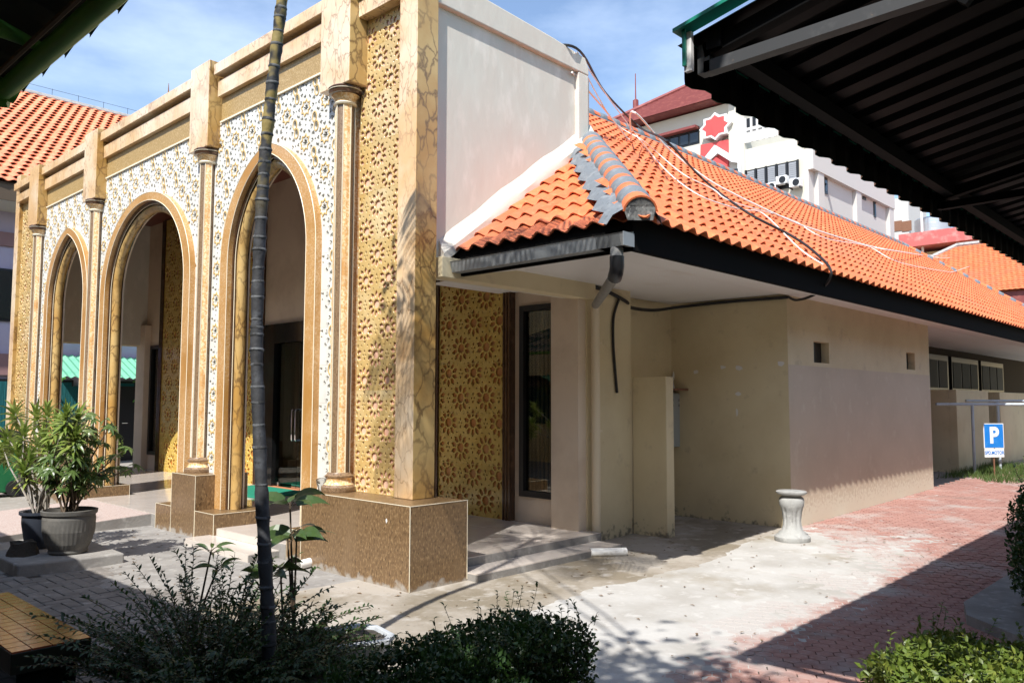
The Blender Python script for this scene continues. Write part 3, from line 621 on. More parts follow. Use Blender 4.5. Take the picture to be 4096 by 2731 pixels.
# ---- side beam under the gable
m = MB(); m.box(.60, 2.95, .30, .46, 2.76, 2.955); m.build('side_beam', M['wing'], MQ, bevel=.006)
m = MB(); m.box(.60, 2.95, 12.5, 12.66, 2.76, 2.955); m.build('side_beam', M['wing'], MQ)
# curved white flashing where the lean-to roof meets the gable
rows = []
for i in range(15):
    t = i/14; x = .66+(3.02-.66)*t; z = 3.00+(x-.66)*.735
    w_ = .07+.03*math.sin(t*3.14)+.012*math.sin(t*23); rows.append([(x, .425, z+w_+.07), (x, .405, z+w_+.04), (x-.01, .37, z+w_-.02), (x-.02, .32, z-.01), (x-.02, .32, z-.10), (x, .425, z-.10)])
m = MB(); m.loft(rows, closed=True, cap=True); m.build('flashing', M['white_flash'], MQ, smooth=True)
# ================================================================== hall wing: walls
EY, EX, EZ, PT = -1.75, .84, 3.02, .72          # eave lines and roof pitch
RY = 3.05; RZ = EZ+PT*(RY-EY)                    # ridge
WY = -.95
def wall_with_holes(mb, x0, x1, y0, y1, z0, z1, holes, mi=0):
    xs = sorted({x0, x1, *[h[0] for h in holes], *[h[1] for h in holes]})
    for a, b in zip(xs, xs[1:]):
        hs = [h for h in holes if h[0] <= a and h[1] >= b]; z = z0
        for h in hs:
            lo, hi = max(z, min(h[2], z1)), min(z1, max(h[3], z0))
            if lo > z: mb.box(a, b, y0, y1, z, lo, mi)
            z = max(z, hi)
        if z < z1: mb.box(a, b, y0, y1, z, z1, mi)
def yw(px, py): return at(px, py, 'y', WY)
h1 = [(yw(3256, 1450).x, yw(3318, 1450).x, yw(3290, 1452).z, yw(3290, 1368).z), (yw(3626, 1450).x, yw(3660, 1450).x, yw(3640, 1478).z, yw(3640, 1410).z)]
zs = 2.06; xl, xr = yw(3158, 1700).x, yw(3722, 1600).x
m = MB(); wall_with_holes(m, xl, xr, WY, WY+.15, zs, 3.10, h1); m.box(xl-.001, xl+.15, WY+.15, .80, zs, 3.2); m.box(xr-.15, xr, WY+.15, .75, zs-.0, 3.2)
WU = m.build('upper_hall_wall', M['wing'], MQ)
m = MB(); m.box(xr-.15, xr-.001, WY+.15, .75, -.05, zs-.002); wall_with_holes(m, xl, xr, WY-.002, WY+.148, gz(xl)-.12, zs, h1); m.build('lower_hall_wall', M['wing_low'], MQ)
for (a, b, c, d) in h1:
    m = MB(); m.box(a, b, WY+.11, WY+.149, c, d); m.build('vent_opening', M['black_metal'], WU)
# return wall and recess (olive, with peeled spots), beside the meter niche
m = MB(); m.box(xl-.004, xl+.146, WY+.001, .80, gz(xl)-.12, zs); m.build('return_wall', M['wing'], MQ)
m = MB(); m.box(3.72, xl+.15, .72, .86, -.05, 3.2); m.build('recess_wall', M['wing'], MQ)
m = MB(); m.box(2.86, 3.72, .36, .86, -.05, 3.2); m.build('corner_wall', M['wing'], MQ)
BW = MB(); BW.box(3.74, 3.90, -.12, .36, -.05, 1.895); BW.build('screen_wall', M['wing'], MQ, bevel=.01)
for px, py, s in ((2785, 1487, 1), (2890, 1469, .8), (2955, 1470, 1.2), (2952, 1575, .8), (3122, 1453, 1), (2948, 1650, 1)):
    p = at(px, py, 'x', xl-.006); m = MB(); n = 7
    m.add([(p.x, p.y+.05*s*random.uniform(.5, 1)*math.cos(6.28*k/n)*(1.3 if py != 1650 else .5), p.z+.04*s*random.uniform(.5, 1)*math.sin(6.28*k/n)*(1 if py != 1650 else 1.8)) for k in range(n)], [tuple(range(n))]); m.build('filler_patch', M['soffit'], MQ, recalc=False)
# meter box fixed to the recess wall
q0_, q1_ = at(2672, 1570, 'y', .60), at(2736, 1785, 'y', .60); bx0, bx1, bz0, bz1 = q0_.x, q1_.x, q1_.z, q0_.z
mb = thing('meter_box', 'grey metal electricity meter box behind the cream screen wall', 'meter box', ((bx0+bx1)/2, .68, bz0))
m = MB(); m.box(bx0, bx1, .60, .717, bz0, bz1); m.build('cabinet', mat('pale_grey_meter_cabinet', (.34, .36, .34), .6), mb, bevel=.01)
for zz_ in (bz1-.10, bz1-.17):
    for f_ in (.3, .7): m = MB(); m.box(bx0+(bx1-bx0)*f_-.018, bx0+(bx1-bx0)*f_+.018, .596, .5995, zz_-.018, zz_+.018); m.build('meter_lamp', M['pipe_grey'], mb)
m = MB(); m.box(bx0-.05, bx1+.06, .46, .717, bz1+.03, bz1+.055); m.build('hood', M['rust'], mb)
for tx in (2744, 2778):
    tp = at(tx*.5+2735*.5, 1240, 'y', .69); m = MB(); m.tube([((bx0+bx1)/2+.05, .66, bz1+.05), ((bx0+bx1)/2+.06, .69, bz1+.16), (at(tx, 1240, 'y', .69).x, .69, 2.92)], .016, 8); m.build('conduit', M['wire_white'], mb, smooth=True)
# far low walls and dark verandah beyond the hall wall
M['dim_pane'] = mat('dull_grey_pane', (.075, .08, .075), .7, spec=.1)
m = MB(); m.box(xr+.0, 34, .75, .90, 0, 3.2); m.build('verandah_wall', mat('verandah_shade_brown', (.05, .04, .028), .9, spec=.1), MQ)  # near-black wall colour stands in for the deep shade in here
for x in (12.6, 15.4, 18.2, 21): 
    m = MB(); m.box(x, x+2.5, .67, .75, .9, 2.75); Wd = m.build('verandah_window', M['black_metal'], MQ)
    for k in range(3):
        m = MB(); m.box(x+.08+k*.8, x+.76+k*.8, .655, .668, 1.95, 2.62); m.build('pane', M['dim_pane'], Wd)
m = MB(); m.box(xr+.55, xr+.75, .35, .60, 0, 2.93); m.build('brown_post', M['rust'], MQ)
c1 = at(3830, 1700, 'y', -.45)
m = MB(); m.box(c1.x, c1.x+2.55, -.45, -.30, 0, 1.86); m.box(c1.x, c1.x+.15, -.30, .74, 0, 1.86); m.build('low_wall', M['wing'], MQ, bevel=.01)
m = MB(); m.box(c1.x+3.6, c1.x+8.6, -.45, -.30, 0, 1.84); m.box(c1.x+3.6, c1.x+3.75, -.30, .74, 0, 1.84); m.build('low_wall', M['wing'], MQ, bevel=.01)
# ---- soffit, fascia, roof deck
XE = 27.0
rows = [[(EX+.02, .42, 2.80), (EX+.02, EY+.10, 2.80), (XE, EY+.10, 2.80)], [(2.95, .42, 3.17), (2.95, .40, 3.17), (XE, .40, 3.17)]]
SZ = 2.94; s2 = 1.62
m = MB(); m.add([(EX+.02, .42, 2.802), (EX+.02, EY+.11, 2.802), (s2, EY+.89, SZ), (s2, .42, SZ)], [(0, 1, 2, 3)]); m.add([(EX+.02, EY+.11, 2.802), (XE, EY+.11, 2.802), (XE, EY+.89, SZ), (s2, EY+.89, SZ)], [(0, 1, 2, 3)])
m.add([(s2, EY+.89, SZ), (XE, EY+.89, SZ), (XE, 1.7, SZ), (s2, 1.7, SZ)], [(0, 1, 2, 3)])
m.build('soffit', M['soffit'], MQ, recalc=False)
m = MB(); m.box(EX+.02, XE, EY+.06, EY+.105, 2.79, 3.06); m.build('fascia_board', M['black_wood'], MQ)
m = MB(); m.box(EX-.0, EX+.04, EY+.058, .40, 2.79, 3.06); m.build('fascia_board', M['black_wood'], MQ)
dk = MB(); e = .05
A0 = (EX+e, EY+e, EZ-.01); 
def rz(d): return EZ-.012+PT*d
dk.add([(EX+e, EY+e, rz(e)), (XE-e, EY+e, rz(e)), (XE-4.8, RY, rz(RY-EY)), (EX+RY-EY, RY, rz(RY-EY))], [(0, 1, 2, 3)])
dk.add([(EX+e, EY+e, rz(e)), (EX+e, .41, rz(e)), (EX+.41-EY, .41, rz(.41-EY))], [(0, 1, 2)])
dk.add([(XE-4.8, RY, rz(RY-EY)), (EX+RY-EY, RY, rz(RY-EY)), (EX+RY-EY, 9, 3.4), (XE, 9, 3.4)], [(0, 1, 2, 3)])
dk.add([(XE-e, EY+e, rz(e)), (XE-4.8, RY, rz(RY-EY)), (XE, 9, 3.4)], [(0, 1, 2)])
ROOF = dk.build('roof', M['dark_brown'], MQ, recalc=False)
# ---- clay tiles: a wave section with an open rolled front
TW, TL, EXPO = .2, .36, .30
def clay_tile(n=9, w=TW, ln=TL, amp=.050, th=.012, lift=.028, front_only=False):
    """local: x across, y up the slope, z out of the slope; front edge at y=0"""
    m = MB(); sec = []
    for i in range(n):
        t = i/(n-1); x = (t-.5)*(w+.018)
        z = amp*(.5-.5*math.cos(2*math.pi*min(1, t*1.08)))
        sec.append((x, z))
    fr = [(x, 0, z+lift) for x, z in sec]; bkk = [(x, ln, z-.004) for x, z in sec]
    fb = [(x, 0, z+lift-th) for x, z in sec]
    m.loft([fb, fr, bkk]); 
    if not front_only: m.loft([[(x, ln*.5, z+lift*.5-th) for x, z in sec], fb])
    return m
nrm = Vector((0, -PT, 1)).normalized(); upv = Vector((0, 1, PT)).normalized()
TM = clay_tile().mesh(M['rooftile'], smooth=True, recalc=False, name='roof_tile')
TMf = clay_tile(7, front_only=False)
cand = []
nrow = int((RY-EY)*math.hypot(1, PT)/EXPO)+1; ncol = int((XE-EX)/TW)+1
for r in range(nrow):
    s = r*EXPO-.03; d = s/math.hypot(1, PT)
    for c in range(ncol):
        x = EX+.02+TW*(c+.5)
        if x < EX+d+.02 or x > XE-d: continue                      # cut by the hips
        p = Vector((x, EY+d, EZ+PT*d)); p += Vector((random.uniform(-.004, .004), 0, 0))
        cand.append((p, 0))
def basis(n_, u_):                                                 # columns: across, up-slope, normal
    a = u_.cross(n_); return Matrix((a, u_, n_)).transposed().to_4x4()
B0 = basis(nrm, upv)
hn, hu = Vector((-PT, 0, 1)).normalized(), Vector((1, 0, PT)).normalized(); B1 = basis(hn, hu)
for r in range(12):
    s = r*EXPO-.03; d = s/math.hypot(1, PT)
    for c in range(12):
        y = .36-TW*(c+.5)
        if y < EY+d+.03: continue
        cand.append((Vector((EX+d, y, EZ+PT*d)), 1))
def project(p):
    q = p-CAM; z = q.dot(FW); return q.dot(RT)/z, q.dot(UP)/z, z
def spread(cand, limit, shared, bases, coarse, matl, parent, name):
    seen = []
    for i, (p, b) in enumerate(cand):
        x, y, z = project(p); vis = abs(x) < .64 and abs(y) < .43 and z > 0
        seen.append((0 if vis else 1, z, i))
    seen.sort(); big = {i for v, z, i in seen[:limit] if v == 0}; rest = MB()
    for i, (p, b) in enumerate(cand):
        jit = Matrix.Rotation(random.uniform(-.018, .018), 4, 'Z') @ Matrix.Rotation(random.uniform(-.012, .012), 4, 'X')
        if i in big:
            o = link(name, shared, parent, p); o.rotation_euler = (bases[b] @ jit).to_euler()
        else:
            T = Matrix.Translation(p) @ bases[b] @ jit; rest.add([T @ Vector(v) for v in coarse.v], coarse.f)
    if rest.v: tag(rest.build(name+'_field', matl, parent, smooth=True, recalc=False), kind='stuff')
spread(cand, 295, TM, [B0, B1], TMf, M['rooftile_joined'], ROOF, 'roof_tile')
# ---- hip and ridge caps bedded in mortar
def caps(a, b, n, rad, parent, name='ridge_tile', mort=True, far=False):
    a, b = Vector(a), Vector(b); d = (b-a).normalized(); side = d.cross(Vector((0, 0, 1))).normalized(); upn = side.cross(d); L_ = (b-a).length/n
    for i in range(n):
        q = a+d*L_*i; m = MB(); rows = []
        for t, rr in ((-.03, rad*1.08), (L_*.98, rad*.86)):
            rows.append([q+d*t+(side*math.cos(th)+upn*math.sin(th)*.95)*rr for th in [math.pi*k/10 for k in range(11)]])
        inner = [[q+d*-.03+(side*math.cos(th)+upn*math.sin(th)*.95)*rad*.96 for th in [math.pi*k/10 for k in range(11)]]]
        m.loft([inner[0]]+rows); m.build(name, M['rooftile'], parent, smooth=True, recalc=False, loc=q)
        if mort:
            m = MB(); rows = []
            for t, rr in ((L_*.46, rad*.95), (L_*.54, rad*1.08), (L_*.95, rad*1.09), (L_*1.03, rad*1.0)):
                rows.append([q+d*t+(side*math.cos(th)+upn*math.sin(th)*.95)*rr for th in [-.15+(math.pi+.3)*k/12 for k in range(13)]])
            m.loft(rows); m.build('mortar_band', M['mortar'], parent, smooth=True, recalc=False, loc=q)
hip0 = Vector((EX-.02, EY-.02, EZ+.07)); hip1 = Vector((EX+2.14, EY+2.14, EZ+.07+PT*2.14))
caps(hip0, hip1, 9, .125, ROOF)
# the mortar skirts under the hip caps and the plugged end
d = (hip1-hip0).normalized(); sd_ = d.cross(Vector((0, 0, 1))).normalized()
m = MB(); rows = []
for i in range(25):
    t = i/24; q = hip0+(hip1-hip0)*t; k = 1.25+.28*math.sin(i*2.1)
    rows.append([q-sd_*(.21*k)+Vector((0, 0, -.09*k)), q-sd_*(.17*k)+Vector((0, 0, -.035)), q-sd_*.10+Vector((0, 0, .03)), q+Vector((0, 0, .05)), q+sd_*.10+Vector((0, 0, .02)), q+sd_*.16+Vector((0, 0, -.05)), q+sd_*.18+Vector((0, 0, -.12))])
m.loft(rows); m.build('hip_mortar', M['mortar'], ROOF, smooth=True, recalc=False)
m = MB(); up_ = sd_.cross(d); rows = [[hip0-d*.026+(sd_*math.cos(t)+up_*math.sin(t)*.95)*.124 for t in [math.pi*k/10 for k in range(11)]]]
m.add(rows[0]+[hip0-d*.026-sd_*.10+Vector((0, 0, -.07)), hip0-d*.026+sd_*.10+Vector((0, 0, -.07))], [(0, 1, 2, 3, 4, 5, 6, 7, 8, 9, 10, 11, 12)]); m.build('hip_end_plug', M['old_mortar'], ROOF, recalc=False)
caps((EX+RY-EY, RY, RZ+.03), (XE-4.8, RY, RZ+.03), 44, .11, ROOF)
caps((XE-.1, EY+.1, EZ+.1), (XE-4.8, RY, RZ+.03), 18, .11, ROOF)
m = MB(); m.tube([(EX+RY-EY, RY-.09, RZ-.03), (XE-4.8, RY-.09, RZ-.03)], .055, 6); m.build('ridge_mortar', M['mortar'], ROOF)
# ---- gutter with brackets, hopper and downpipe
GX0, GX1 = .70, .835; GB, GT = 2.815, 2.915
def gutter(y0, y1):
    m = MB(); prof = [(GX1, GT+.02), (GX1, GB), (GX0+.025, GB), (GX0+.01, GB+.05), (GX0, GT-.012), (GX0-.008, GT), (GX0+.006, GT), (GX0+.016, GT-.014), (GX0+.026, GB+.05), (GX0+.036, GB+.012), (GX1-.012, GB+.012), (GX1-.012, GT+.02)]
    m.loft([[(x, y0, z) for x, z in prof], [(x, y1, z) for x, z in prof]], closed=True, cap=True); return m
GU = gutter(-1.66, .40).build('gutter', M['gutter'], MQ)
gutter(-1.70, -1.42).build('gutter_joint', M['pipe_grey'], GU).scale = (1, 1, 1)
m = MB(); m.box(GX0-.01, GX1+.004, -1.705, -1.700, GB-.004, GT+.004); m.build('end_cap', M['gutter'], GU)
for y in (.05, -.45, -.95, -1.40):
    m = MB(); m.bar((GX0-.006, y, GT+.004), (GX1+.01, y, GT+.045), .02, .006); m.build('bracket', M['black_metal'], GU)
M['downpipe'] = mat('cream_painted_pipe', (.66, .56, .40), .5)
m = MB(); px_ = .775
m.tube([(px_, -1.58, GB), (px_, -1.58, 2.72)], .052, 14); m.build('outlet', M['pipe_grey'], GU, smooth=True)
m = MB(); m.tube([(px_, -1.58, 2.745), (px_, -1.58, 2.66), (px_+.01, -1.565, 2.62), (px_+.05, -1.52, 2.585)], .058, 14); m.build('elbow', M['black_metal'], GU, smooth=True)
pe = Vector((2.885, .255, 2.68))
m = MB(); m.tube([(px_+.03, -1.54, 2.60), pe-Vector((.0, 0, -.01)), ], .046, 14); m.build('sloping_pipe', M['pipe_grey'], GU, smooth=True)
m = MB(); m.tube([(pe.x-.03, pe.y-.03, pe.z+.02), pe, (pe.x+.02, pe.y+.02, pe.z-.06), (pe.x+.02, pe.y+.02, -.02)], .050, 14); DPi = m.build('downpipe', M['downpipe'], MQ, smooth=True)
for z in (2.25, 1.25):
    m = MB(); m.lathe([(.05, 0), (.05, .03)], (pe.x+.02, pe.y+.02, z), 14); m.box(pe.x-.01, pe.x+.12, pe.y+.0, pe.y+.07, z+.003, z+.027); m.build('pipe_clamp', M['downpipe'], DPi)
# ================================================================== loose cables over the roof
def cable(name, pts, r, matl, label, sag=0):
    P = [Vector(p) for p in pts]; out = []
    for i in range(len(P)-1):                                      # Catmull-Rom
        p0, p1, p2, p3 = P[max(i-1, 0)], P[i], P[i+1], P[min(i+2, len(P)-1)]
        for k in range(8):
            t = k/8; out.append(.5*((2*p1)+(p2-p0)*t+(2*p0-5*p1+4*p2-p3)*t*t+(3*p1-p0-3*p2+p3)*t**3))
    out.append(P[-1]); m = MB(); m.tube(out, r, 6); return tag(m.build(name, matl, None, smooth=True, loc=P[0]), label, 'cable', 'cables slung over the hall roof')
def roofpt(px, py, off=.05, lift=.055):     # survey point on the long roof slope
    dd = RT*((px-PCX)/F)-UP*((py-PCY)/F)+FW; off += lift; k = (EZ+off+PT*(CAM.y-EY)-CAM.z)/(dd.z-PT*dd.y); return CAM+dd*k
z4 = lambda a, b: (2300+a*.5741, 200+b*.5741)
g0 = Vector((2.70, .36, 5.62))
cable('cable', [(2.45, .50, 5.66), g0+Vector((.05, 0, .03)), at(2420, 370, 'y', 1.2), at(2560, 510, 'y', 1.6), roofpt(*z4(640, 640), .5), roofpt(*z4(880, 890), .10), roofpt(*z4(1180, 1120), .08), roofpt(*z4(1500, 1290), .08), roofpt(3260, 1010, .08), at(3325, 1090, 'y', EY-.05), at(3270, 1170, 'y', EY+.2), at(3190, 1200, 'y', -1.2), (5.2, -.97, 2.90)], .016, M['rubber'], 'thick black cable from the gable corner down over the eave')
cable('cable', [g0, at(2440, 400, 'y', 1.2), at(2560, 560, 'y', 1.6), roofpt(*z4(430, 600), .3), roofpt(*z4(560, 760), .10), roofpt(*z4(700, 900), .07), roofpt(*z4(900, 1030), .06), roofpt(*z4(1150, 1110), .06), roofpt(*z4(1310, 1140), .06), roofpt(*z4(1560, 1380), .06), roofpt(*z4(1730, 1495), .06)], .008, M['wire_white'], 'thin white cable lying lowest across the tiles')
cable('cable', [(2.62, .37, 5.36), at(2420, 440, 'y', 1.2), at(2520, 560, 'y', 1.6), roofpt(*z4(400, 430), .6), roofpt(*z4(640, 680), .3), roofpt(*z4(880, 870), .15), roofpt(*z4(1080, 990), .10), roofpt(*z4(1500, 1190), .08), roofpt(*z4(1740, 1275), .08), roofpt(3480, 985, .08), roofpt(3620, 1010, .2), at(3760, 1030, 'y', 6), at(3900, 1036, 'y', 6), at(4096, 1040, 'y', 6), (26, 5.0, 6.9)], .013, M['wire_white'], 'pair of cream cables running along the roof to the far building')
cable('cable', [g0+Vector((-.04, 0, -.02)), at(2450, 480, 'y', 1.3), roofpt(*z4(470, 630), .2), roofpt(*z4(600, 740), .08), roofpt(*z4(760, 870), .07), roofpt(*z4(960, 970), .07), roofpt(*z4(1100, 1060), .07), roofpt(*z4(1500, 1180), .07), roofpt(*z4(1740, 1310), .07), roofpt(3470, 985, .07), roofpt(3600, 1050, .07), roofpt(3780, 1085, .06), roofpt(3820, 1085, .07), at(3900, 1060, 'y', 5), at(4030, 1035, 'y', 6), (25, 5, 6.9)], .008, M['wire_white'], 'thin white cable looping past the ridge toward the right')
cable('cable', [(2.95, .34, 2.92), (3.25, .335, 2.88), (3.6, .335, 2.80), (4.0, .55, 2.78), (4.6, .60, 2.80), (5.1, .5, 2.88), (5.17, -.2, 2.90), (5.18, -.97, 2.89)], .022, M['rubber'], 'bundle of black cables under the soffit above the screen wall')
cable('cable', [(3.45, .335, 2.82), (3.34, .335, 2.6), (3.33, .338, 2.3), (3.36, .338, 2.0), (3.40, .338, 1.7)], .018, M['rubber'], 'black cable dropping down the recess wall behind the screen wall')
# ================================================================== paving
def herringbone(x0, x1, y0, y1, a):
    out = []; n = int(max(x1-x0, y1-y0)/a)+8
    for i in range(-n, n):
        for j in range(-n, n):
            bx, by = x0+(i*1+j*2)*a*1.0, y0+(i*1-j*2)*a*1.0
            for hor in (True, False):
                cx, cy = (bx+a, by+a/2) if hor else (bx+a/2+0*a, by+2*a)
                if x0 < cx < x1 and y0 < cy < y1: out.append((cx, cy, hor))
    return out
BP = MB(); BP.box(-6.5, -.9, -4.2, 3.4, -.03, -.014); BPo = tag(BP.build('brick_paving', M['soil'], None), kind='structure')
A_ = .105; brick = MB(); brick.box(-A_+.004, A_-.004, -A_/2+.004, A_/2-.004, -.05, 0)
bme = brick.mesh(M['paver_grey']); bm_ = bmesh.new(); bm_.from_mesh(bme); bmesh.ops.bevel(bm_, geom=[e for e in bm_.edges if min(v.co.z for v in e.verts) > -.01], offset=.004, segments=1, affect='EDGES'); bm_.to_mesh(bme); bm_.free()
def in_brick(x, y):
    edge = -1.15+.28*math.sin(y*2.1)+.12*math.sin(y*5.3)
    return x < edge and y < 2.98+.0*x or (x < -2.1 and y < 3.3)
bl = [(Vector((x, y, random.uniform(-.004, .002))), 0 if h else 1) for x, y, h in herringbone(-6.2, -.7, -3.9, 3.3, A_) if in_brick(x, y)]
cm = MB(); cm.v = [tuple(v.co) for v in bme.vertices]; cm.f = [tuple(p.vertices) for p in bme.polygons]; cm.m = [0]*len(cm.f)
BB = [Matrix.Identity(4), Matrix.Rotation(math.pi/2, 4, 'Z')]
def spread_flat(cand, limit, shared, bases, coarse, matl, parent, name):
    seen = []
    for i, (p, b) in enumerate(cand):
        x, y, z = project(p); seen.append((0 if abs(x) < .64 and abs(y) < .43 and z > 0 else 1, z, i))
    seen.sort(); big = {i for v, z, i in seen[:limit] if v == 0}; rest = MB()
    for i, (p, b) in enumerate(cand):
        J = Matrix.Rotation(random.uniform(-.02, .02), 4, 'Z') @ Matrix.Rotation(random.uniform(-.012, .012), 4, 'X')
        if i in big:
            o = link(name, shared, parent, p); o.rotation_euler = (bases[b] @ J).to_euler()
        else:
            x, y, z = project(p)
            if abs(x) > .75 or y < -.6 or z < 0: continue
            T = Matrix.Translation(p) @ bases[b] @ J; rest.add([T @ Vector(v) for v in coarse.v], coarse.f)
    if rest.v: tag(rest.build(name+'_field', matl, parent, recalc=False), kind='stuff')
spread_flat(bl, 295, bme, BB, cm, M['paver_grey'], BPo, 'brick')
# red pavers, each a clover of three hexagons
HX = .108
HP = MB(); hx_x = [-1.6+.4*i for i in range(52)]
HP.loft([[(x, y, gz(x)-.012) for y in (-7, -5, -3, -1.7, -.93)] for x in hx_x]); HPo = tag(HP.build('hexagon_paving', M['soil'], None), kind='structure')
R_h = HX/math.sqrt(3)
def hexring(cx, cy): return [(cx+R_h*math.cos(math.radians(30+60*k)), cy+R_h*math.sin(math.radians(30+60*k))) for k in range(6)]
cs3 = [(0, HX/math.sqrt(3)), (-HX/2, -HX/(2*math.sqrt(3))), (HX/2, -HX/(2*math.sqrt(3)))]
edges = {}
def key(p): return (round(p[0], 4), round(p[1], 4))
for c in cs3:
    h = hexring(*c)
    for i in range(6):
        a, b = key(h[i]), key(h[(i+1) % 6])
        if (b, a) in edges: del edges[(b, a)]
        else: edges[(a, b)] = 1
nx = {a: b for a, b in edges}; st = next(iter(nx)); clover = [st]
while nx[clover[-1]] != st: clover.append(nx[clover[-1]])
def inset(poly, d):
    out = []; n = len(poly)
    for i in range(n):
        p0, p1, p2 = Vector(poly[i-1]), Vector(poly[i]), Vector(poly[(i+1) % n])
        n1 = Vector((-(p1-p0).y, (p1-p0).x)).normalized(); n2 = Vector((-(p2-p1).y, (p2-p1).x)).normalized(); b = (n1+n2)
        k = d/max(.3, (b.length/2)**2)/2; out.append(tuple(p1+b*k))
    return out
cl = MB()
for c in cs3:
    def hr(k, z): return [(c[0]+(p[0]-c[0])*k, c[1]+(p[1]-c[1])*k, z) for p in hexring(*c)]
    cl.loft([hr(.945, -.03), hr(.945, -.002), hr(.915, 0)], closed=True); b_ = len(cl.v); cl.f.append(tuple(range(b_-6, b_))); cl.m.append(0)
c0 = inset(clover, .0060); cl.add([(*p, -.006) for p in c0], [tuple(range(len(c0)))])
clm = cl.mesh(M['paver_red'], recalc=True, name='hexagon_paver')
M['paver_red_far'] = M['paver_red']
hl = []
def red_area(x, y):
    if y > -.96 or x < -1.35: return False
    if x < 3.6 and y > -1.78-.10*math.sin(x*3) - (0 if x > .6 else .0): return False
    return y > -6.2
v1 = Vector((1.5*HX, HX*math.sqrt(3)/2)); v2 = Vector((0, HX*math.sqrt(3)))       # the clover's own net
for i in range(-20, 140):
    for j in range(-110, 60):
        p = v1*i+v2*j+Vector((-1.4, -2.0))
        if -1.6 < p.x < 19 and red_area(p.x, p.y): hl.append((Vector((p.x, p.y, gz(p.x)+random.uniform(-.0025, .0015))), 0))
spread_flat(hl, 295, clm, [Matrix.Identity(4)], cl, M['paver_red'], HPo, 'hexagon_paver')
# cement smeared over the pavers: a lumpy sheet that sinks below the paver tops at its rim
def nz(x, y, s, o=0): return noise.noise(Vector((x*s+o, y*s-o, o*.7)))
def sheet(name, x0, x1, y0, y1, mask, matl, st=.045, lift=.004, kind='structure', skirt=-.02):
    m = MB(); nx_ = int((x1-x0)/st); ny_ = int((y1-y0)/st); rows = []
    for i in range(nx_+1):
        x = x0+(x1-x0)*i/nx_; r = []
        for j in range(ny_+1):
            y = y0+(y1-y0)*j/ny_; k = mask(x, y)
            r.append((x, y, gz(x)+max(skirt, min(lift, lift*k+.0035*nz(x, y, 7, 3)+.002*nz(x, y, 19, 8)))))
        rows.append(r)
    m.loft(rows); return tag(m.build(name, matl, None, smooth=True, recalc=False), kind=kind)
def cement_mask(x, y):
    c = -2.08+.30*(x-1.0)*.25
    top = 1.4 if x < 3.6 else 1.5-(x-3.6)*1.1
    d = min((y-(-2.50+.10*x*(1 if x > 0 else .2)))/.5, (4.6+.9*nz(x, y, 1.1, 2)-x+.5*(y+1.5))/.9+.3)
    return max(-6, min(1.2, d+1.1*nz(x, y, 1.7, 5)+.6*nz(x, y, 4, 1)))
sheet('cement_patch', -1.2, 5.6, -3.0, -.93, cement_mask, M['cement'])
def apron_mask(x, y):
    d = min((y-(-1.25+.10*math.sin(x*1.7)+.05*(x)))/.15, (x+1.4+.3*nz(x, y, 1.3))/.2, (5.1-x)/.1+2)
    return max(-6, min(1.6, d+.5*nz(x, y, 2.4, 9)))
sheet('concrete_apron', -1.6, 5.2, -1.75, .72, apron_mask, M['apron'], .05, .007)
sheet('concrete_apron', -1.7, .04, .70, 5.3, lambda x, y: min((x+1.28-.28*math.sin(y*2.1)-.12*math.sin(y*5.3)+.2*nz(x, y, 3, 4))/.12, 1.5), M['concrete'], .06, .006)
# the pale kerb strip beside the brick paving
m = MB(); m.box(-1.25, -.62, -1.56, -1.46, -.03, .016); m.build('kerb', M['concrete'], None)['kind'] = 'structure'
# ================================================================== slab with potted plants
SL = tag(MB().prism([(-2.05, 4.05), (-2.05, 3.10), (-1.84, 3.04), (-1.14, 3.00), (-1.10, 4.0)], 'z', -.03, .10).build('planter_slab', M['concrete'], None, bevel=.015), 'low grey concrete slab carrying the big ribbed pot', 'slab')
def leaf_strip(mb, p, d, up, ln, w, droop, seg=4, fold=.25, mi=0):
    p = Vector(p); d = Vector(d).normalized(); s = d.cross(up)
    s = s.normalized() if s.length > 1e-3 else Vector((1, 0, 0)); rows = []
    for i in range(seg+1):
        t = i/seg; ww = w*math.sin(math.pi*min(1, .12+t*.88)**.8)*.5 if i < seg else .0005
        rows.append((p.copy(), ww, s.copy(), d.copy())); d = (d-Vector((0, 0, droop/seg*(1+t)))).normalized(); p = p+d*ln/seg
    b = len(mb.v)
    for q, ww, s_, d_ in rows:
        nrm_ = s_.cross(d_).normalized(); mb.v += [tuple(q-s_*ww+nrm_*ww*fold), tuple(q), tuple(q+s_*ww+nrm_*ww*fold)]
    for i in range(seg):
        for j in (0, 1): mb.f.append((b+3*i+j, b+3*i+j+1, b+3*i+4+j, b+3*i+3+j)); mb.m.append(mi)
def rdir(tilt=1.0):
    a = random.uniform(0, 2*math.pi); z = random.uniform(-.2, 1)*tilt; return Vector((math.cos(a), math.sin(a), z)).normalized()
def pot(name, label, c, prof, matl, soil_z, soil_r, n=36, ribs=0):
    t = thing(name, label, 'plant pot', c); m = MB(); rows = []
    for r, z in prof:
        row = []
        for k in range(n*2 if ribs else n):
            N = n*2 if ribs else n; rr = r*(1-(.012 if ribs and k % 2 and .06 < z < prof[-2][1]*.8 else 0)); row.append((c[0]+rr*math.cos(2*math.pi*k/N), c[1]+rr*math.sin(2*math.pi*k/N), c[2]+z))
        rows.append(row)
    m.loft(rows, closed=True); m.build('pot_wall', matl, t, smooth=not ribs)
    m = MB(); m.lathe([(soil_r, 0), (.01, .015)], (c[0], c[1], c[2]+soil_z), 20); m.build('soil', M['soil'], t)
    return t
M['pot_grey'] = mat('grey_ribbed_pot', (.10, .095, .085), .7, layers=[((.15, .14, .125), 8, .5, .7)])
M['pot_blue'] = mat('dark_blue_glazed_pot', (.03, .036, .05), .45)
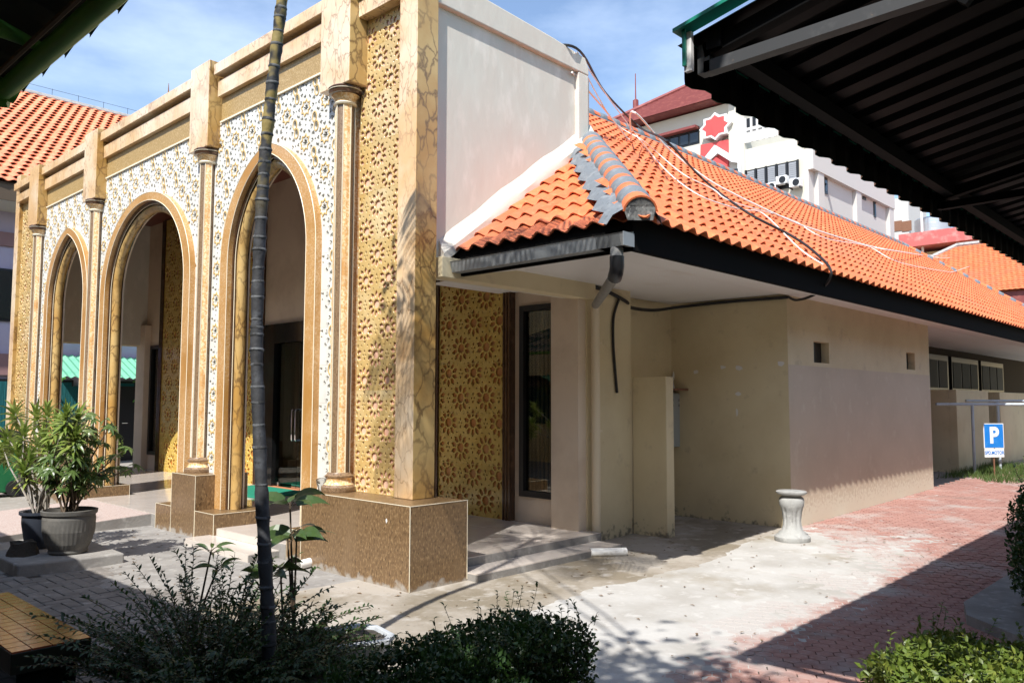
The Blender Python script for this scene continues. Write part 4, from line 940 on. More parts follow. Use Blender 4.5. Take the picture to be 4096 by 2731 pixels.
pot('plant_pot', 'big grey ribbed round pot standing on the concrete slab', (-1.52, 3.42, .10), [(.02, 0), (.165, 0), (.178, .02), (.172, .04), (.205, .10), (.235, .22), (.238, .34), (.232, .37), (.25, .385), (.255, .42), (.235, .425), (.215, .37)], M['pot_grey'], .37, .215, 36, 1)
pot('plant_pot', 'smaller dark blue pot half hidden behind the ribbed pot', (-1.62, 3.93, .10), [(.02, 0), (.12, 0), (.15, .10), (.175, .25), (.175, .33), (.20, .345), (.20, .375), (.165, .37), (.15, .30)], M['pot_blue'], .31, .15)
m = MB(); m.loft([[(-1.86+(rr+.02*math.sin(k*2.7+z*30))*math.cos(2*math.pi*k/14), 3.62+(rr+.02*math.cos(k*1.9))*math.sin(2*math.pi*k/14), .10+z+.012*math.sin(k*1.3)) for k in range(14)] for rr, z in ((.15, -.01), (.12, .04), (.105, .10), (.10, .125), (.02, .13))], closed=True, cap=True); m.build('tree_stump', mat('dark_stump_bark', (.05, .04, .03), .95, bump=(40, .8, .02)), None, smooth=True, loc=(-1.86, 3.62, .1)); tag(bpy.data.objects['tree_stump'], 'short dark tree stump on the slab left of the ribbed pot', 'stump')
# schefflera in the ribbed pot
PLT = thing('umbrella_plant', 'bushy umbrella plant with glossy palmate leaves in the ribbed pot', 'plant', (-1.52, 3.42, .47))
st_, lf = MB(), MB()
for i in range(17):
    a = random.uniform(0, 2*math.pi); sp_ = random.uniform(.05, .52); h = random.uniform(.35, 1.05)*(1-.3*(sp_ > .4)); tip = Vector((-1.52+sp_*math.cos(a)*1.1, 3.42+sp_*math.sin(a), .47+h))
    b0 = Vector((-1.52+random.uniform(-.06, .06), 3.42+random.uniform(-.06, .06), .46)); mid = b0.lerp(tip, .5)+Vector((0, 0, .10))
    st_.tube([b0, mid, tip], [.011, .008, .005], 5)
    for k in range(10):
        t = .32+.68*k/9; q = b0.lerp(mid, t*2) if t < .5 else mid.lerp(tip, t*2-1); d = rdir(.7); e = q+d*random.uniform(.05, .13)
        st_.tube([q, e], .0025, 3, cap=False); nl = random.choice((6, 7, 8)); n_ = (d+Vector((0, 0, 1.0))).normalized(); u = n_.orthogonal().normalized(); v = n_.cross(u)
        for j in range(nl):
            th = 2*math.pi*j/nl+random.uniform(-.15, .15); leaf_strip(lf, e, u*math.cos(th)+v*math.sin(th)+n_*.1, n_, random.uniform(.07, .125), random.uniform(.026, .038), .7, 3)
tag(st_.build('stem', M['stem'], PLT, smooth=True), kind='stuff'); tag(lf.build('foliage', M['leaf_scheff'], PLT, recalc=False), kind='stuff')
# dracaena, its pale stems reaching up and left out of the blue pot
PLT = thing('dracaena', 'tall dracaena with yellow green leaf rosettes on pale bent stems', 'plant', (-1.62, 3.93, .42)); st_, lf = MB(), MB()
for i, (px_, py_, x_) in enumerate([(55, 1640, -1.55), (145, 1650, -1.5), (25, 1740, -1.6), (95, 1720, -1.7), (175, 1735, -1.5), (225, 1690, -1.6), (255, 1720, -1.45), (310, 1670, -1.55), (70, 1800, -1.75), (150, 1770, -1.4), (205, 1800, -1.6), (120, 1830, -1.7), (300, 1740, -1.6), (12, 1790, -1.6), (190, 1640, -1.4), (265, 1655, -1.7), (95, 1870, -1.8), (240, 1760, -1.3)]):
    tip = at(px_, py_, 'x', x_*.75-.42); b0 = Vector((-1.62+random.uniform(-.07, .07), 3.93+random.uniform(-.07, .07), .40)); mid = b0.lerp(tip, .55)+Vector((random.uniform(-.08, .08), random.uniform(-.05, .05), random.uniform(-.06, .14)))
    MB().tube([b0, b0.lerp(mid, .5)+Vector((random.uniform(-.03, .03), 0, .03)), mid, tip], [.010, .009, .008, .006], 6).build('stem', M['stem_grey'], PLT, smooth=True)
    ax = ((tip-mid).normalized()+Vector((0, 0, .8))).normalized(); u = ax.orthogonal().normalized(); v = ax.cross(u)
    for j in range(46):
        th = j*2.4; el = -.25+1.65*(j/46); leaf_strip(lf, tip-ax*.16*(1-j/46), u*math.cos(th)*math.cos(el)+v*math.sin(th)*math.cos(el)+ax*math.sin(el), ax, random.uniform(.13, .21), .033, .55, 4, .12)
tag(lf.build('foliage', M['leaf_drac'], PLT, recalc=False), kind='stuff')
# ================================================================== tiled bench in the shade
BN = thing('bench', 'low concrete bench with glossy brown tile top at left', 'bench', (-2.99, -.2, 0)); bz = .40
m = MB(); m.box(-3.17, -2.81, -.89, .52, bz-.11, bz-.008); m.build('seat_slab', mat('olive_black_bench_paint', (.022, .022, .014), .35), BN, bevel=.004)
m = MB(); m.box(-3.13, -2.86, -.84, -.55, -.02, bz-.11); m.build('leg', M['granite_black'], BN); m = MB(); m.box(-3.13, -2.86, .15, .45, -.02, bz-.11); m.build('leg', M['granite_black'], BN)
M['bench_tile'] = mat('brown_glazed_tile', (.30, .065, .028), .16, layers=[((.36, .11, .04), 3, .42, .66)], rnd=.25, coat=.25)
me = MB(); me.box(-.0424, .0424, -.0405, .0405, 0, .008); me = me.mesh(M['bench_tile'])
for i in range(4):
    for j in range(16): link('seat_tile', me, BN, (-3.17+.09*(i+.5), -.89+.088*(j+.5), bz-.008))
# ================================================================== shrubs
def foliage_mesh(n, vol, size, up=.5, seed=1):
    """n small folded leaves inside vol(rng)->points; returns arrays for a mesh"""
    r = np.random.default_rng(seed); P = vol(r, n); n = len(P)
    d = r.normal(size=(n, 3)); d[:, 2] += up; d /= np.linalg.norm(d, axis=1)[:, None]; q = r.normal(size=(n, 3)); q[:, 2] += .8; s = np.cross(d, q); s /= np.linalg.norm(s, axis=1)[:, None]; nn = np.cross(s, d)
    ln = size*r.uniform(.6, 1.3, n)[:, None]; w = ln*.27
    V = np.stack([P, P+d*ln*.45-s*w+nn*w*.3, P+d*ln*.45, P+d*ln*.45+s*w+nn*w*.3, P+d*ln-nn*ln*.12], 1).reshape(-1, 3)
    b = (np.arange(n)*5)[:, None]; Fc = np.concatenate([b+np.array([[0, 1, 2]]), b+np.array([[0, 2, 3]]), b+np.array([[1, 4, 2]]), b+np.array([[2, 4, 3]])], 0)
    return V, Fc
def np_mesh(name, V, Fc, matl, w):
    me = bpy.data.meshes.new(name); V = V-np.array(w); me.vertices.add(len(V)); me.vertices.foreach_set('co', V.ravel().astype(np.float32))
    me.loops.add(Fc.size); me.loops.foreach_set('vertex_index', Fc.ravel().astype(np.int32)); me.polygons.add(len(Fc)); me.polygons.foreach_set('loop_start', (np.arange(len(Fc))*3).astype(np.int32)); me.polygons.foreach_set('loop_total', np.full(len(Fc), 3, np.int32))
    me.materials.append(matl); me.update(calc_edges=True); me.validate(); return me
def vnoise(p, s):
    return np.sin(p[:, 0]*s+1.3*np.sin(p[:, 1]*s*.7))*np.sin(p[:, 1]*s*1.1+1.7*np.sin(p[:, 2]*s*.8))*np.sin(p[:, 2]*s*.9+p[:, 0]*s*.5)
def blob_vol(c, rad, shell=.55, box=4.0, ns=7.0, cut=-.25):
    def f(r, n):
        u = r.uniform(-1, 1, size=(n*4, 3)); k = (np.abs(u)**box).sum(1)**(1/box); nv = vnoise(u*np.array(rad)+np.array(c), ns)
        lim = 1+.16*nv; ok = (k < lim) & (k > shell*lim*r.uniform(.5, 1, len(u))) & (nv > cut-r.uniform(0, .5, len(u)))
        return (u*np.array(rad)+np.array(c))[ok][:n]
    return f
def shrub(name, label, c, rad, n, size, matl, seed, sprigs=40, shell=.6, box=4.0, ns=7.0, stemmat=None, group=None, cat='shrub', extra=()):
    base = (c[0], c[1], gz(c[0])); T = thing(name, label, cat, base, group)
    V, Fc = foliage_mesh(n, blob_vol(c, rad, shell, box, ns), size, .5, seed)
    for q, (c2, r2, n2) in enumerate(extra):
        V2, F2 = foliage_mesh(n2, blob_vol(c2, r2, shell, box, ns), size, .5, seed+50+q); Fc = np.concatenate([Fc, F2+len(V)]); V = np.concatenate([V, V2])
    tag(link('foliage', np_mesh('foliage', V, Fc, matl, base), T, base), kind='stuff')
    r = random.Random(seed); s = MB(); lf = MB()
    for k in range(14):
        a = Vector((c[0]+r.uniform(-.6, .6)*rad[0], c[1]+r.uniform(-.6, .6)*rad[1], base[2]-.01)); b = Vector((a.x+r.uniform(-.15, .15), a.y+r.uniform(-.15, .15), c[2]+rad[2]*.5)); s.tube([a, b], .009, 5)
    for k in range(sprigs):                                                   # long thin shoots above the clipped top
        a = Vector((c[0]+r.uniform(-.95, .95)*rad[0], c[1]+r.uniform(-.95, .95)*rad[1], c[2]+rad[2]*.8)); b = a+Vector((r.uniform(-.06, .06), r.uniform(-.06, .06), r.uniform(.05, .17))); lf.tube([a, a.lerp(b, .5)+Vector((.008, 0, 0)), b], .0014, 3)
        for j in range(6):
            q = a.lerp(b, .35+.65*j/5); leaf_strip(lf, q, Vector((r.uniform(-1, 1), r.uniform(-1, 1), .5)), Vector((0, 0, 1)), size*1.0, size*.5, .5, 2)
    tag(s.build('stem', stemmat or M['stem'], T, smooth=True), kind='stuff')
    if lf.v: tag(lf.build('shoots', matl, T, recalc=False), kind='stuff')
    return T
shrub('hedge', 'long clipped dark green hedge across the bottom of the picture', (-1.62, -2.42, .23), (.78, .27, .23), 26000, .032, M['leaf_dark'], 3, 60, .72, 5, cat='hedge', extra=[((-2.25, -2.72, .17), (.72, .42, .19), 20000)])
def feathery(name, label, base, spread, height, n, seed, size=.03):
    T = thing(name, label, 'shrub', base); r = random.Random(seed); lf, s = MB(), MB()
    for k in range(n):
        th = r.uniform(0, 2*math.pi); rr = math.sqrt(r.random()); p = Vector((base[0]+.35*spread[0]*rr*math.cos(th), base[1]+.35*spread[1]*rr*math.sin(th), 0.0))
        L_ = r.uniform(.45, 1.0)*height*1.25; d = Vector((math.cos(th)*rr*spread[0], math.sin(th)*rr*spread[1], height*r.uniform(.5, 1.1))).normalized(); pts_ = [p.copy()]; st = 12
        for q in range(st):
            d = (d+Vector((r.uniform(-.10, .10), r.uniform(-.10, .10), -.07))).normalized(); p = p+d*L_/st; pts_.append(p.copy())
            if q < 2: continue
            for h in range(5):
                t = pts_[-2].lerp(p, h/5); sd = d.cross(Vector((r.uniform(-1, 1), r.uniform(-1, 1), 1))).normalized()*(1 if (q*5+h) % 2 else -1)
                leaf_strip(lf, t, sd*.8+d*.55+Vector((0, 0, .15)), Vector((r.uniform(-.6, .6), r.uniform(-.6, .6), 1)), size*r.uniform(.7, 1.4), size*.55, .35, 2, .2)
        s.tube(pts_, [.004-.0026*i/st for i in range(st+1)], 4)
    tag(s.build('stem', M['stem'], T, smooth=True), kind='stuff'); tag(lf.build('foliage', M['leaf_dark'], T, recalc=False), kind='stuff')
feathery('shrub', 'loose feathery dark bush left of the palm trunk in the shade', (-2.28, -1.10, 0), (.62, .74), .72, 320, 5)
feathery('shrub', 'loose dark bush between the palm trunk and the octagonal planter', (-1.86, -1.10, 0), (.36, .40), .46, 130, 6)
shrub('shrub', 'dark leafy ground cover at bottom left in front of the loose bush', (-2.75, -2.0, .12), (.5, .55, .14), 9000, .036, M['leaf_dark'], 8, 30, .2, 3)
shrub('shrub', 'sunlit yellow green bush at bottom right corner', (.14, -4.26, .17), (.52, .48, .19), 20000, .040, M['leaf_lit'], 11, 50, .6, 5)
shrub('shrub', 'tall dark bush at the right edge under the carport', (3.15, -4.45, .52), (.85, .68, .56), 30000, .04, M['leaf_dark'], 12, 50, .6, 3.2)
shrub('shrub', 'small green bush at right beside the parking sign', (15.6, -1.75, .42), (.45, .35, .32), 5000, .06, M['leaf_lit'], 13, 20, .4, 3)
shrub('shrub', 'green bush seen through the middle arch beyond the porch', (1.9, 14.6, .42), (1.3, .5, .38), 12000, .07, M['leaf_lit'], 14, 20, .4, 3)
# pale kerb under the right bush
m = MB(); m.prism([(1.5, -4.4), (2.2, -3.62), (2.6, -3.50), (8, -3.50), (8, -6), (1.5, -6)], 'z', -.03, .07); m.build('kerb', M['concrete'], None)['kind'] = 'structure'
# grass by the parking sign
r = np.random.default_rng(5); nG = 5000; gx = r.uniform(12.4, 17, nG); gy = r.uniform(-2.1, -.5, nG); ok = (gx > 12.6+.35*np.sin(gy*5)) ; gx, gy = gx[ok], gy[ok]; nG = len(gx)
zz = np.array([gz(x) for x in gx]); hh = r.uniform(.05, .16, nG); a = r.uniform(0, 6.28, nG); w = .006
V = np.stack([np.stack([gx-w*np.cos(a), gy-w*np.sin(a), zz], 1), np.stack([gx+w*np.cos(a), gy+w*np.sin(a), zz], 1), np.stack([gx+r.normal(0, .035, nG), gy+r.normal(0, .035, nG), zz+hh], 1)], 1).reshape(-1, 3)
tag(link('grass', np_mesh('grass', V, (np.arange(nG)*3)[:, None]+np.array([[0, 1, 2]]), M['grass'], (0, 0, 0))), 'short green grass round the parking sign', 'grass', kind='stuff')
# octagonal trough with earth, cordylines, dry stalks
TR = thing('planter', 'white octagonal concrete planter with bare soil beside the hedge', 'planter', (-1.40, -1.10, 0)); oc = lambda sx, sy, c: [(-sx, -sy+c), (-sx+c, -sy), (sx-c, -sy), (sx, -sy+c), (sx, sy-c), (sx-c, sy), (-sx+c, sy), (-sx, sy-c)]
M['planter'] = mat('weathered_white_concrete', (.42, .44, .46), .85, layers=[((.25, .26, .27), 6, .48, .7)])
m = MB(); R8 = lambda sx, sy, c, z: [(-1.40+a*.80+b*.69*.3, -1.10+b*1.0-a*.28, z*.56) for a, b in oc(sx, sy, c)]
m.loft([R8(.22, .14, .07, -.01), R8(.27, .19, .09, .24), R8(.30, .22, .10, .245), R8(.30, .22, .10, .30), R8(.265, .185, .09, .30), R8(.25, .17, .08, .24)], closed=True); m.build('trough', M['planter'], TR, bevel=.004)
m = MB(); m.add(R8(.255, .175, .08, .262), [tuple(range(8))]); m.build('soil', M['soil'], TR)
def cordyline(name, label, base, tops, n=7, ll=.17, lw=.05):
    T = thing(name, label, 'plant', base); s, lf = MB(), MB()
    for tp in tops:
        b = Vector(base)+Vector((random.uniform(-.03, .03), random.uniform(-.03, .03), 0)); tp = Vector(tp); s = MB(); s.tube([b, b.lerp(tp, .5)+Vector((random.uniform(-.02, .02), random.uniform(-.02, .02), 0)), tp], [.009, .007, .005], 6)
        for k in range(n):
            th = k*2.4+random.uniform(-.2, .2); d = Vector((math.cos(th), math.sin(th), random.uniform(.25, .75))); q = tp-Vector((0, 0, .03*(k/n))); s.tube([q, q+d.normalized()*.04], .0025, 4); lf = MB(); leaf_strip(lf, q+d.normalized()*.04, d, Vector((random.uniform(-1, 1), random.uniform(-1, 1), .8)), ll*random.uniform(.75, 1.15), lw*1.25, .75, 6, .12); lf.build('leaf', M['leaf_cord'], T, recalc=False)
        s.build('stem', M['stem'], T, smooth=True)
    return T
def ray_at(px_, py_, x_): return at(px_, py_, 'x', x_)
cb = (-1.80, -1.22, .0)
cordyline('cordyline', 'slender broad leaved plant rising above the hedge beside the palm', cb, [ray_at(1160, 2010, -1.82), ray_at(1150, 2150, -1.83), ray_at(1187, 2140, -1.80)], 6, .20, .062)
cordyline('cordyline', 'low broad leaved plant beneath the slender one by the palm', (-1.86, -1.12, 0), [ray_at(1122, 2270, -1.88), ray_at(1085, 2300, -1.9)], 6, .16, .05)
cordyline('areca_seedling', 'small upright palm seedling rising left of the trunk', (-2.05, -.35, 0), [ray_at(870, 2270, -2.0), ray_at(845, 2200, -2.0)], 9, .14, .02)
# ================================================================== palm
PT_ = thing('palm_tree', 'slim ringed palm trunk rising in front of the first arch', 'palm tree', (-2.14, -1.47, 0)); prof_px = [(1080, 2700), (1075, 2500), (1066, 2350), (1048, 2000), (1035, 1700), (1026, 1400), (1032, 1100), (1045, 850), (1062, 600), (1082, 400), (1107, 180), (1128, 0)]
tr = []
for px_, py_ in prof_px: tr.append(at(px_, py_, 'x', -2.15+(2700-py_)/2700*.04))
tr[0].z = -.03; tr += [tr[-1]+Vector((.05, -.01, .7)), tr[-1]+Vector((.06, 0, 1.75))]
pts, rad = [], []
for i in range(len(tr)-1):
    for k in range(10):
        t = k/10; pts.append(tr[i].lerp(tr[i+1], t))
pts.append(tr[-1]); tot = len(pts); zl = -1; nextring = .2; 
for i, p in enumerate(pts): rad.append((.036-.005*min(1, max(0, p.z)/4))*(1+.07*math.sin(i*.9)+.05*math.sin(i*2.3)))
M['palm'] = mat('ringed_palm_trunk_shaded', (.030, .031, .034), .7, layers=[((.075, .08, .09), 9, .52, .66), ((.012, .012, .012), 18, .55, .70)], bump=(25, .4, .01))  # dark base colour paints in the shade on the lower trunk
t = M['palm'].node_tree; b = t.nodes['Principled BSDF']; src = b.inputs['Base Color'].links[0].from_socket; tcn = t.nodes.new('ShaderNodeTexCoord'); sx = t.nodes.new('ShaderNodeSeparateXYZ'); t.links.new(tcn.outputs['Object'], sx.inputs[0])
rg = t.nodes.new('ShaderNodeMapRange'); rg.inputs[1].default_value = 2.6; rg.inputs[2].default_value = 3.1; t.links.new(sx.outputs[2], rg.inputs[0]); n_ = t.nodes.new('ShaderNodeTexNoise'); n_.inputs['Scale'].default_value = 9; t.links.new(tcn.outputs['Object'], n_.inputs[0])
r2 = t.nodes.new('ShaderNodeMapRange'); r2.inputs[1].default_value = .42; r2.inputs[2].default_value = .52; t.links.new(n_.outputs[0], r2.inputs[0]); mu = t.nodes.new('ShaderNodeMath'); mu.operation = 'MULTIPLY'; t.links.new(rg.outputs[0], mu.inputs[0]); t.links.new(r2.outputs[0], mu.inputs[1])
x = t.nodes.new('ShaderNodeMixRGB'); x.inputs[2].default_value = (.26, .20, .065, 1); t.links.new(mu.outputs[0], x.inputs[0]); t.links.new(src, x.inputs[1]); t.links.new(x.outputs[0], b.inputs['Base Color'])
m = MB(); m.tube(pts, rad, 14); m.build('trunk', M['palm'], PT_, smooth=True)
M['palm_scar'] = mat('pale_leaf_scar', (.11, .115, .12), .8, layers=[((.02, .02, .02), 14, .45, .58)])
s_ = 0.0; nxt = .25; rg_ = MB(); 
for i in range(1, tot):
    s_ += (pts[i]-pts[i-1]).length
    if s_ > nxt:
        p = pts[i]; d = (pts[min(i+1, tot-1)]-pts[i-1]).normalized(); tilt = Vector((random.uniform(-.12, .12), random.uniform(-.12, .12), 1)).normalized()
        ring = MB(); ring.tube([p-tilt*.008, p-tilt*.002, p+tilt*.005, p+tilt*.010], [rad[i]*1.0, rad[i]*1.10, rad[i]*1.07, rad[i]*.99], 14, cap=False); ring.build('leaf_scar', M['palm_scar'], PT_, smooth=True)
        nxt = s_+(random.uniform(.06, .19) if p.z < 1.6 else random.uniform(.035, .095))
top = pts[-1]; lf, rb = MB(), MB()
for k in range(11):
    th = k*2.4; d = Vector((math.cos(th), math.sin(th), .9)).normalized(); p = top.copy(); fr = [p.copy()]
    for j in range(12):
        d = (d-Vector((0, 0, .12))).normalized(); p = p+d*.12; fr.append(p.copy())
        if j > 1:
            sd2 = d.cross(Vector((0, 0, 1))).normalized()
            for sg in (-1, 1):
                for q in (0, .5): leaf_strip(lf, fr[-2].lerp(p, q), sd2*sg+d*.6+Vector((0, 0, .1)), Vector((0, 0, 1)), .55*math.sin(.3+j/12*2.5), .03, .6, 3)
    rb.tube(fr, [.014-.001*i for i in range(len(fr))], 5)
tag(rb.build('frond_rib', M['leaf_cord'], PT_, smooth=True), kind='stuff'); tag(lf.build('frond', M['leaf_cord'], PT_, recalc=False), kind='stuff')

# ================================================================== dry leaves and grit on the paving
ll = MB(); r_ = random.Random(4)
for k in range(260):
    x, y = (r_.uniform(-1.2, 6), r_.uniform(-2.9, -.2)) if k % 3 else (r_.uniform(-1.6, .0), r_.uniform(-.6, 5))
    if (.0 < x < 2.9 and y > -.18) or x > 5 and y > -.98: continue
    a = r_.uniform(0, 6.28); l_, w_ = r_.uniform(.008, .035), r_.uniform(.004, .012); z = gz(x)+.010; c, s_ = math.cos(a), math.sin(a)
    ll.add([(x-c*l_, y-s_*l_, z), (x+s_*w_, y-c*w_, z+.004), (x+c*l_, y+s_*l_, z+.002), (x-s_*w_, y+c*w_, z+.006)], [(0, 1, 2, 3)])
tag(ll.build('leaf_litter', mat('dry_leaf', (.16, .10, .05), .8), None, recalc=False), 'scattered dry leaves and grit on the paving', 'litter', kind='stuff')
# ================================================================== carport at right: dark steel, green corrugated sheet
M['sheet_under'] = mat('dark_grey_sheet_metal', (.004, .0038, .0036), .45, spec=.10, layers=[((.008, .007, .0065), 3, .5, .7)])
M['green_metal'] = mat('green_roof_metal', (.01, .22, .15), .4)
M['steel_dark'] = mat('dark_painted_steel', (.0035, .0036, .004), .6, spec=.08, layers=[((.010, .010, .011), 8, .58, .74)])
M['steel_mid'] = mat('worn_grey_steel', (.05, .052, .055), .5, layers=[((.09, .09, .092), 8, .54, .7), ((.16, .12, .09), 24, .70, .8)])
CP = thing('carport', 'dark steel carport with corrugated green roof at upper right', 'carport', (6, -4.6, 0))
CX0, CX1, CY0, CZ0, CSL = -1.80, 19.0, -3.78, 2.95, .20; CLN = 4.6
def cz(y): return CZ0+(CY0-y)*CSL
prof = []; x = CX0
while x < CX1:
    for dx, dz in ((0, 0), (.085, 0), (.105, .03), (.165, .03), (.185, 0)): prof.append((x+dx, dz))
    x += .20
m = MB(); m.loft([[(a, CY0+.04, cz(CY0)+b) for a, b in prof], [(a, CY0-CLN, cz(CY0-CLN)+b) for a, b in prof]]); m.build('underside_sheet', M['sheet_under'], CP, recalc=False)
m = MB(); m.loft([[(a, CY0, cz(CY0)+b+.012) for a, b in prof], [(a, CY0-CLN, cz(CY0-CLN)+b+.012) for a, b in prof]]); m.loft([[(a, CY0-.001, cz(CY0)+b) for a, b in prof], [(a, CY0-.001, cz(CY0)+b+.012) for a, b in prof]]); m.build('roof_sheet', M['green_metal'], CP, recalc=False)
m = MB(); m.box(CX0-.03, CX0-.02, CY0-.012, CY0+.002, cz(CY0)-.10, cz(CY0)+.04); m.build('verge_trim', M['green_metal'], CP); m = MB(); m.prism([(CY0+.03, cz(CY0)+.032), (CY0+.03, cz(CY0)+.046), (CY0-CLN, cz(CY0-CLN)+.046), (CY0-CLN, cz(CY0-CLN)+.032)], 'x', CX0-.05, CX0+.02); m.build('verge_trim', M['green_metal'], CP)
m = MB(); m.box(CX0-.018, CX0+.0, CY0-.03, CY0, cz(CY0)-.12, cz(CY0)+.03); m.build('verge_flange', M['soffit'], CP)
vf = [(CX0+.05*i, .014*(1 if i % 4 in (1, 2) else -1)) for i in range(int((CX1-CX0)/.05))]
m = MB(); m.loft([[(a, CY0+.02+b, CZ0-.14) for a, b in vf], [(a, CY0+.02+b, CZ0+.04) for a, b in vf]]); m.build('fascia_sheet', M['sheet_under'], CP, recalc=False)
m = MB(); m.loft([[(a, CY0+.026+b, CZ0-.14) for a, b in vf], [(a, CY0+.026+b, CZ0+.04) for a, b in vf]]); m.build('fascia_sheet', M['green_metal'], CP, recalc=False)
for x in (CX0+.06, 1.2, 4.2, 7.2, 10.2, 13.2, 16.2):                       # rafters, bottom chords, webs, posts
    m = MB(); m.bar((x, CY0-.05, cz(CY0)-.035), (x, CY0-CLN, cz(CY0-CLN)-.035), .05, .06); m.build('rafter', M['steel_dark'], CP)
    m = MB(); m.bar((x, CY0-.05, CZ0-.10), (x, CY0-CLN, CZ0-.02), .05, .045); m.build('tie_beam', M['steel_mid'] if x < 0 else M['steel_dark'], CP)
    m = MB(); m.bar((x, CY0-.05, CZ0-.12), (x, CY0-.05, CZ0-.01), .05, .05); m.build('end_strut', M['steel_mid'] if x < 0 else M['steel_dark'], CP)
    for k in range(1, 5):
        a = CY0-CLN*k/5; m = MB(); m.bar((x, a, CZ0-.17+.12*k/5), (x, a-.3, cz(a-.3)-.05), .03, .03); m.build('web', M['steel_dark'], CP)
for x in (2.0, 8.0, 14.0):
    m = MB(); m.tube([(x, -4.9, -.02+gz(x)*0), (x, -4.9, CZ0+.2)], .05, 10); m.build('post', M['steel_dark'], CP, smooth=True)
for k, y in enumerate((CY0-.10, CY0-1.2, CY0-2.4, CY0-3.6)):
    m = MB(); m.bar((CX0+.02, y, cz(y)-.03), (CX1, y, cz(y)-.03), .06, .07); m.build('purlin', M['steel_dark'], CP)
# ================================================================== canopy at left (the photographer stands beneath it)
M['green_paint'] = mat('dark_green_painted_steel', (.11, .34, .05), .45, layers=[((.08, .25, .035), 4, .5, .7)]); M['canopy_sheet'] = mat('dull_canopy_sheet', (.055, .06, .055), .6, spec=.2)
LC = thing('canopy', 'dark canopy with green steel arms at upper left', 'canopy', (-4.6, 1, 0)); LX, LZ, LS = -3.55, 2.74, .30
LY0, LY1 = -8.5, 9.0; N_ = int((LY1-LY0)/.22)
def lz(x): return LZ+(LX-x)*LS
for k in range(N_):                                                             # roof of overlapping pressed sheets, stepped at the eave
    y = LY0+.22*k; off = 0; m = MB(); rows = []
    for x in (LX+off, LX-1.5, LX-2.75): rows.append([(x, y+.25*j/6, lz(x)+.012*math.sin(math.pi*j/6)-.004*j) for j in range(7)])
    m.loft(rows); m.loft([[(p[0], p[1], p[2]-.012) for p in rows[0]], rows[0]]); m.build('roof_sheet', M['canopy_sheet'], LC, recalc=False)
m = MB(); m.tube([(LX-.06, LY0, LZ-.045), (LX-.06, LY1, LZ-.045)], .032, 10); m.build('eave_pipe', M['green_paint'], LC, smooth=True)
m = MB(); m.tube([(LX-.14, LY0, LZ-.06), (LX-.13, LY0+4, LZ-.075), (LX-.14, LY0+8, LZ-.06), (LX-.14, LY1, LZ-.07)], .009, 6); m.build('wire', M['stem'], LC, smooth=True)
for x in (LX-.75, LX-1.7, LX-2.6):
    m = MB(); m.tube([(x, LY0, lz(x)-.05), (x, LY1, lz(x)-.05)], .03, 8); m.build('purlin', M['green_paint'], LC, smooth=True)
for y in (-2.1, -.75, .6, 2.4, 4.2, 6.2, 8.2):
    m = MB(); m.tube([(LX-.02, y, LZ-.05), (LX-2.9, y, lz(LX-2.9)-.06)], .034, 10); m.build('rafter', M['green_paint'], LC, smooth=True)
    m = MB(); m.tube([(LX-.04, y+.02, LZ-.07), (LX-1.05, y+.55, LZ-.02)], .028, 8); m.build('arm', M['green_paint'], LC, smooth=True)
for (a, b, z_) in (((-40, 95), (232, 196), 2.76), ((-40, 330), (226, 52), 2.86), ((214, -60), (216, 180), 2.80), ((-40, 335), (165, 212), 2.82), ((-60, 60), (140, -60), 2.90)):
    m = MB(); m.tube([at(*a, 'z', z_), at(*b, 'z', z_)], .030, 10); m.build('arm', M['green_paint'], LC, smooth=True)
for y in (-8.2, -5.6, -2.1, 1.4, 5.0, 8.6):
    m = MB(); m.tube([(LX-1.55, y, -.03), (LX-1.55, y, lz(LX-1.55)-.05)], .045, 10); m.build('post', M['green_paint'], LC, smooth=True)
# ================================================================== tree behind the photographer: its boughs reach over the canopy and shade the foreground
TB = (-5.7, -7.4, 0); TR_ = thing('shade_tree', 'leafy tree standing beside the canopy, seen only by its shade', 'tree', TB); m = MB()
m.tube([(-5.7, -7.4, -.05), (-5.65, -7.2, 2.0), (-5.5, -6.8, 4.0), (-5.3, -6.2, 5.4)], [.17, .14, .11, .08], 10)
def overhead(tx, ty, tz, h): return Vector((tx, ty, tz))+SUN*(h/SUN.z)
clus = [((.30, .42, 2.2), 3.6, 26, .20), ((.25, .52, 3.0), 3.2, 14, .14), 
        ((-1.35, -2.45, .45), 5.0, 520, .42), ((-.85, -2.75, .40), 4.9, 420, .36), ((-1.8, -2.8, .4), 4.8, 420, .42), ((-.95, -1.9, 0), 5.1, 120, .25), ((-.35, -3.0, 0), 5.0, 160, .26), ((.15, -2.78, 0), 5.0, 40, .16), ((-.9, -3.3, 0), 4.9, 200, .3), ((-.4, -3.55, 0), 5.0, 150, .25)]
lvp = []; rs = np.random.default_rng(21)
for (tg, h, n, sp) in clus:
    q = overhead(*tg, h); o = Vector((-5.4, -6.5, 4.8)); m.tube([o, o.lerp(q, .5)+Vector((0, 0, .3)), q], [.022, .012, .005], 6); lvp.append(np.array(q)+rs.normal(0, 1, (n, 3))*np.array([sp, sp, sp*.6]))
tag(m.build('trunk', M['bark'], TR_, smooth=True), kind=None)
P = np.concatenate(lvp); V, Fc = foliage_mesh(len(P), lambda r, n: P, .15, .1, 22); tag(link('crown', np_mesh('crown', V, Fc, M['leaf_dark'], TB), TR_, TB), kind='stuff')
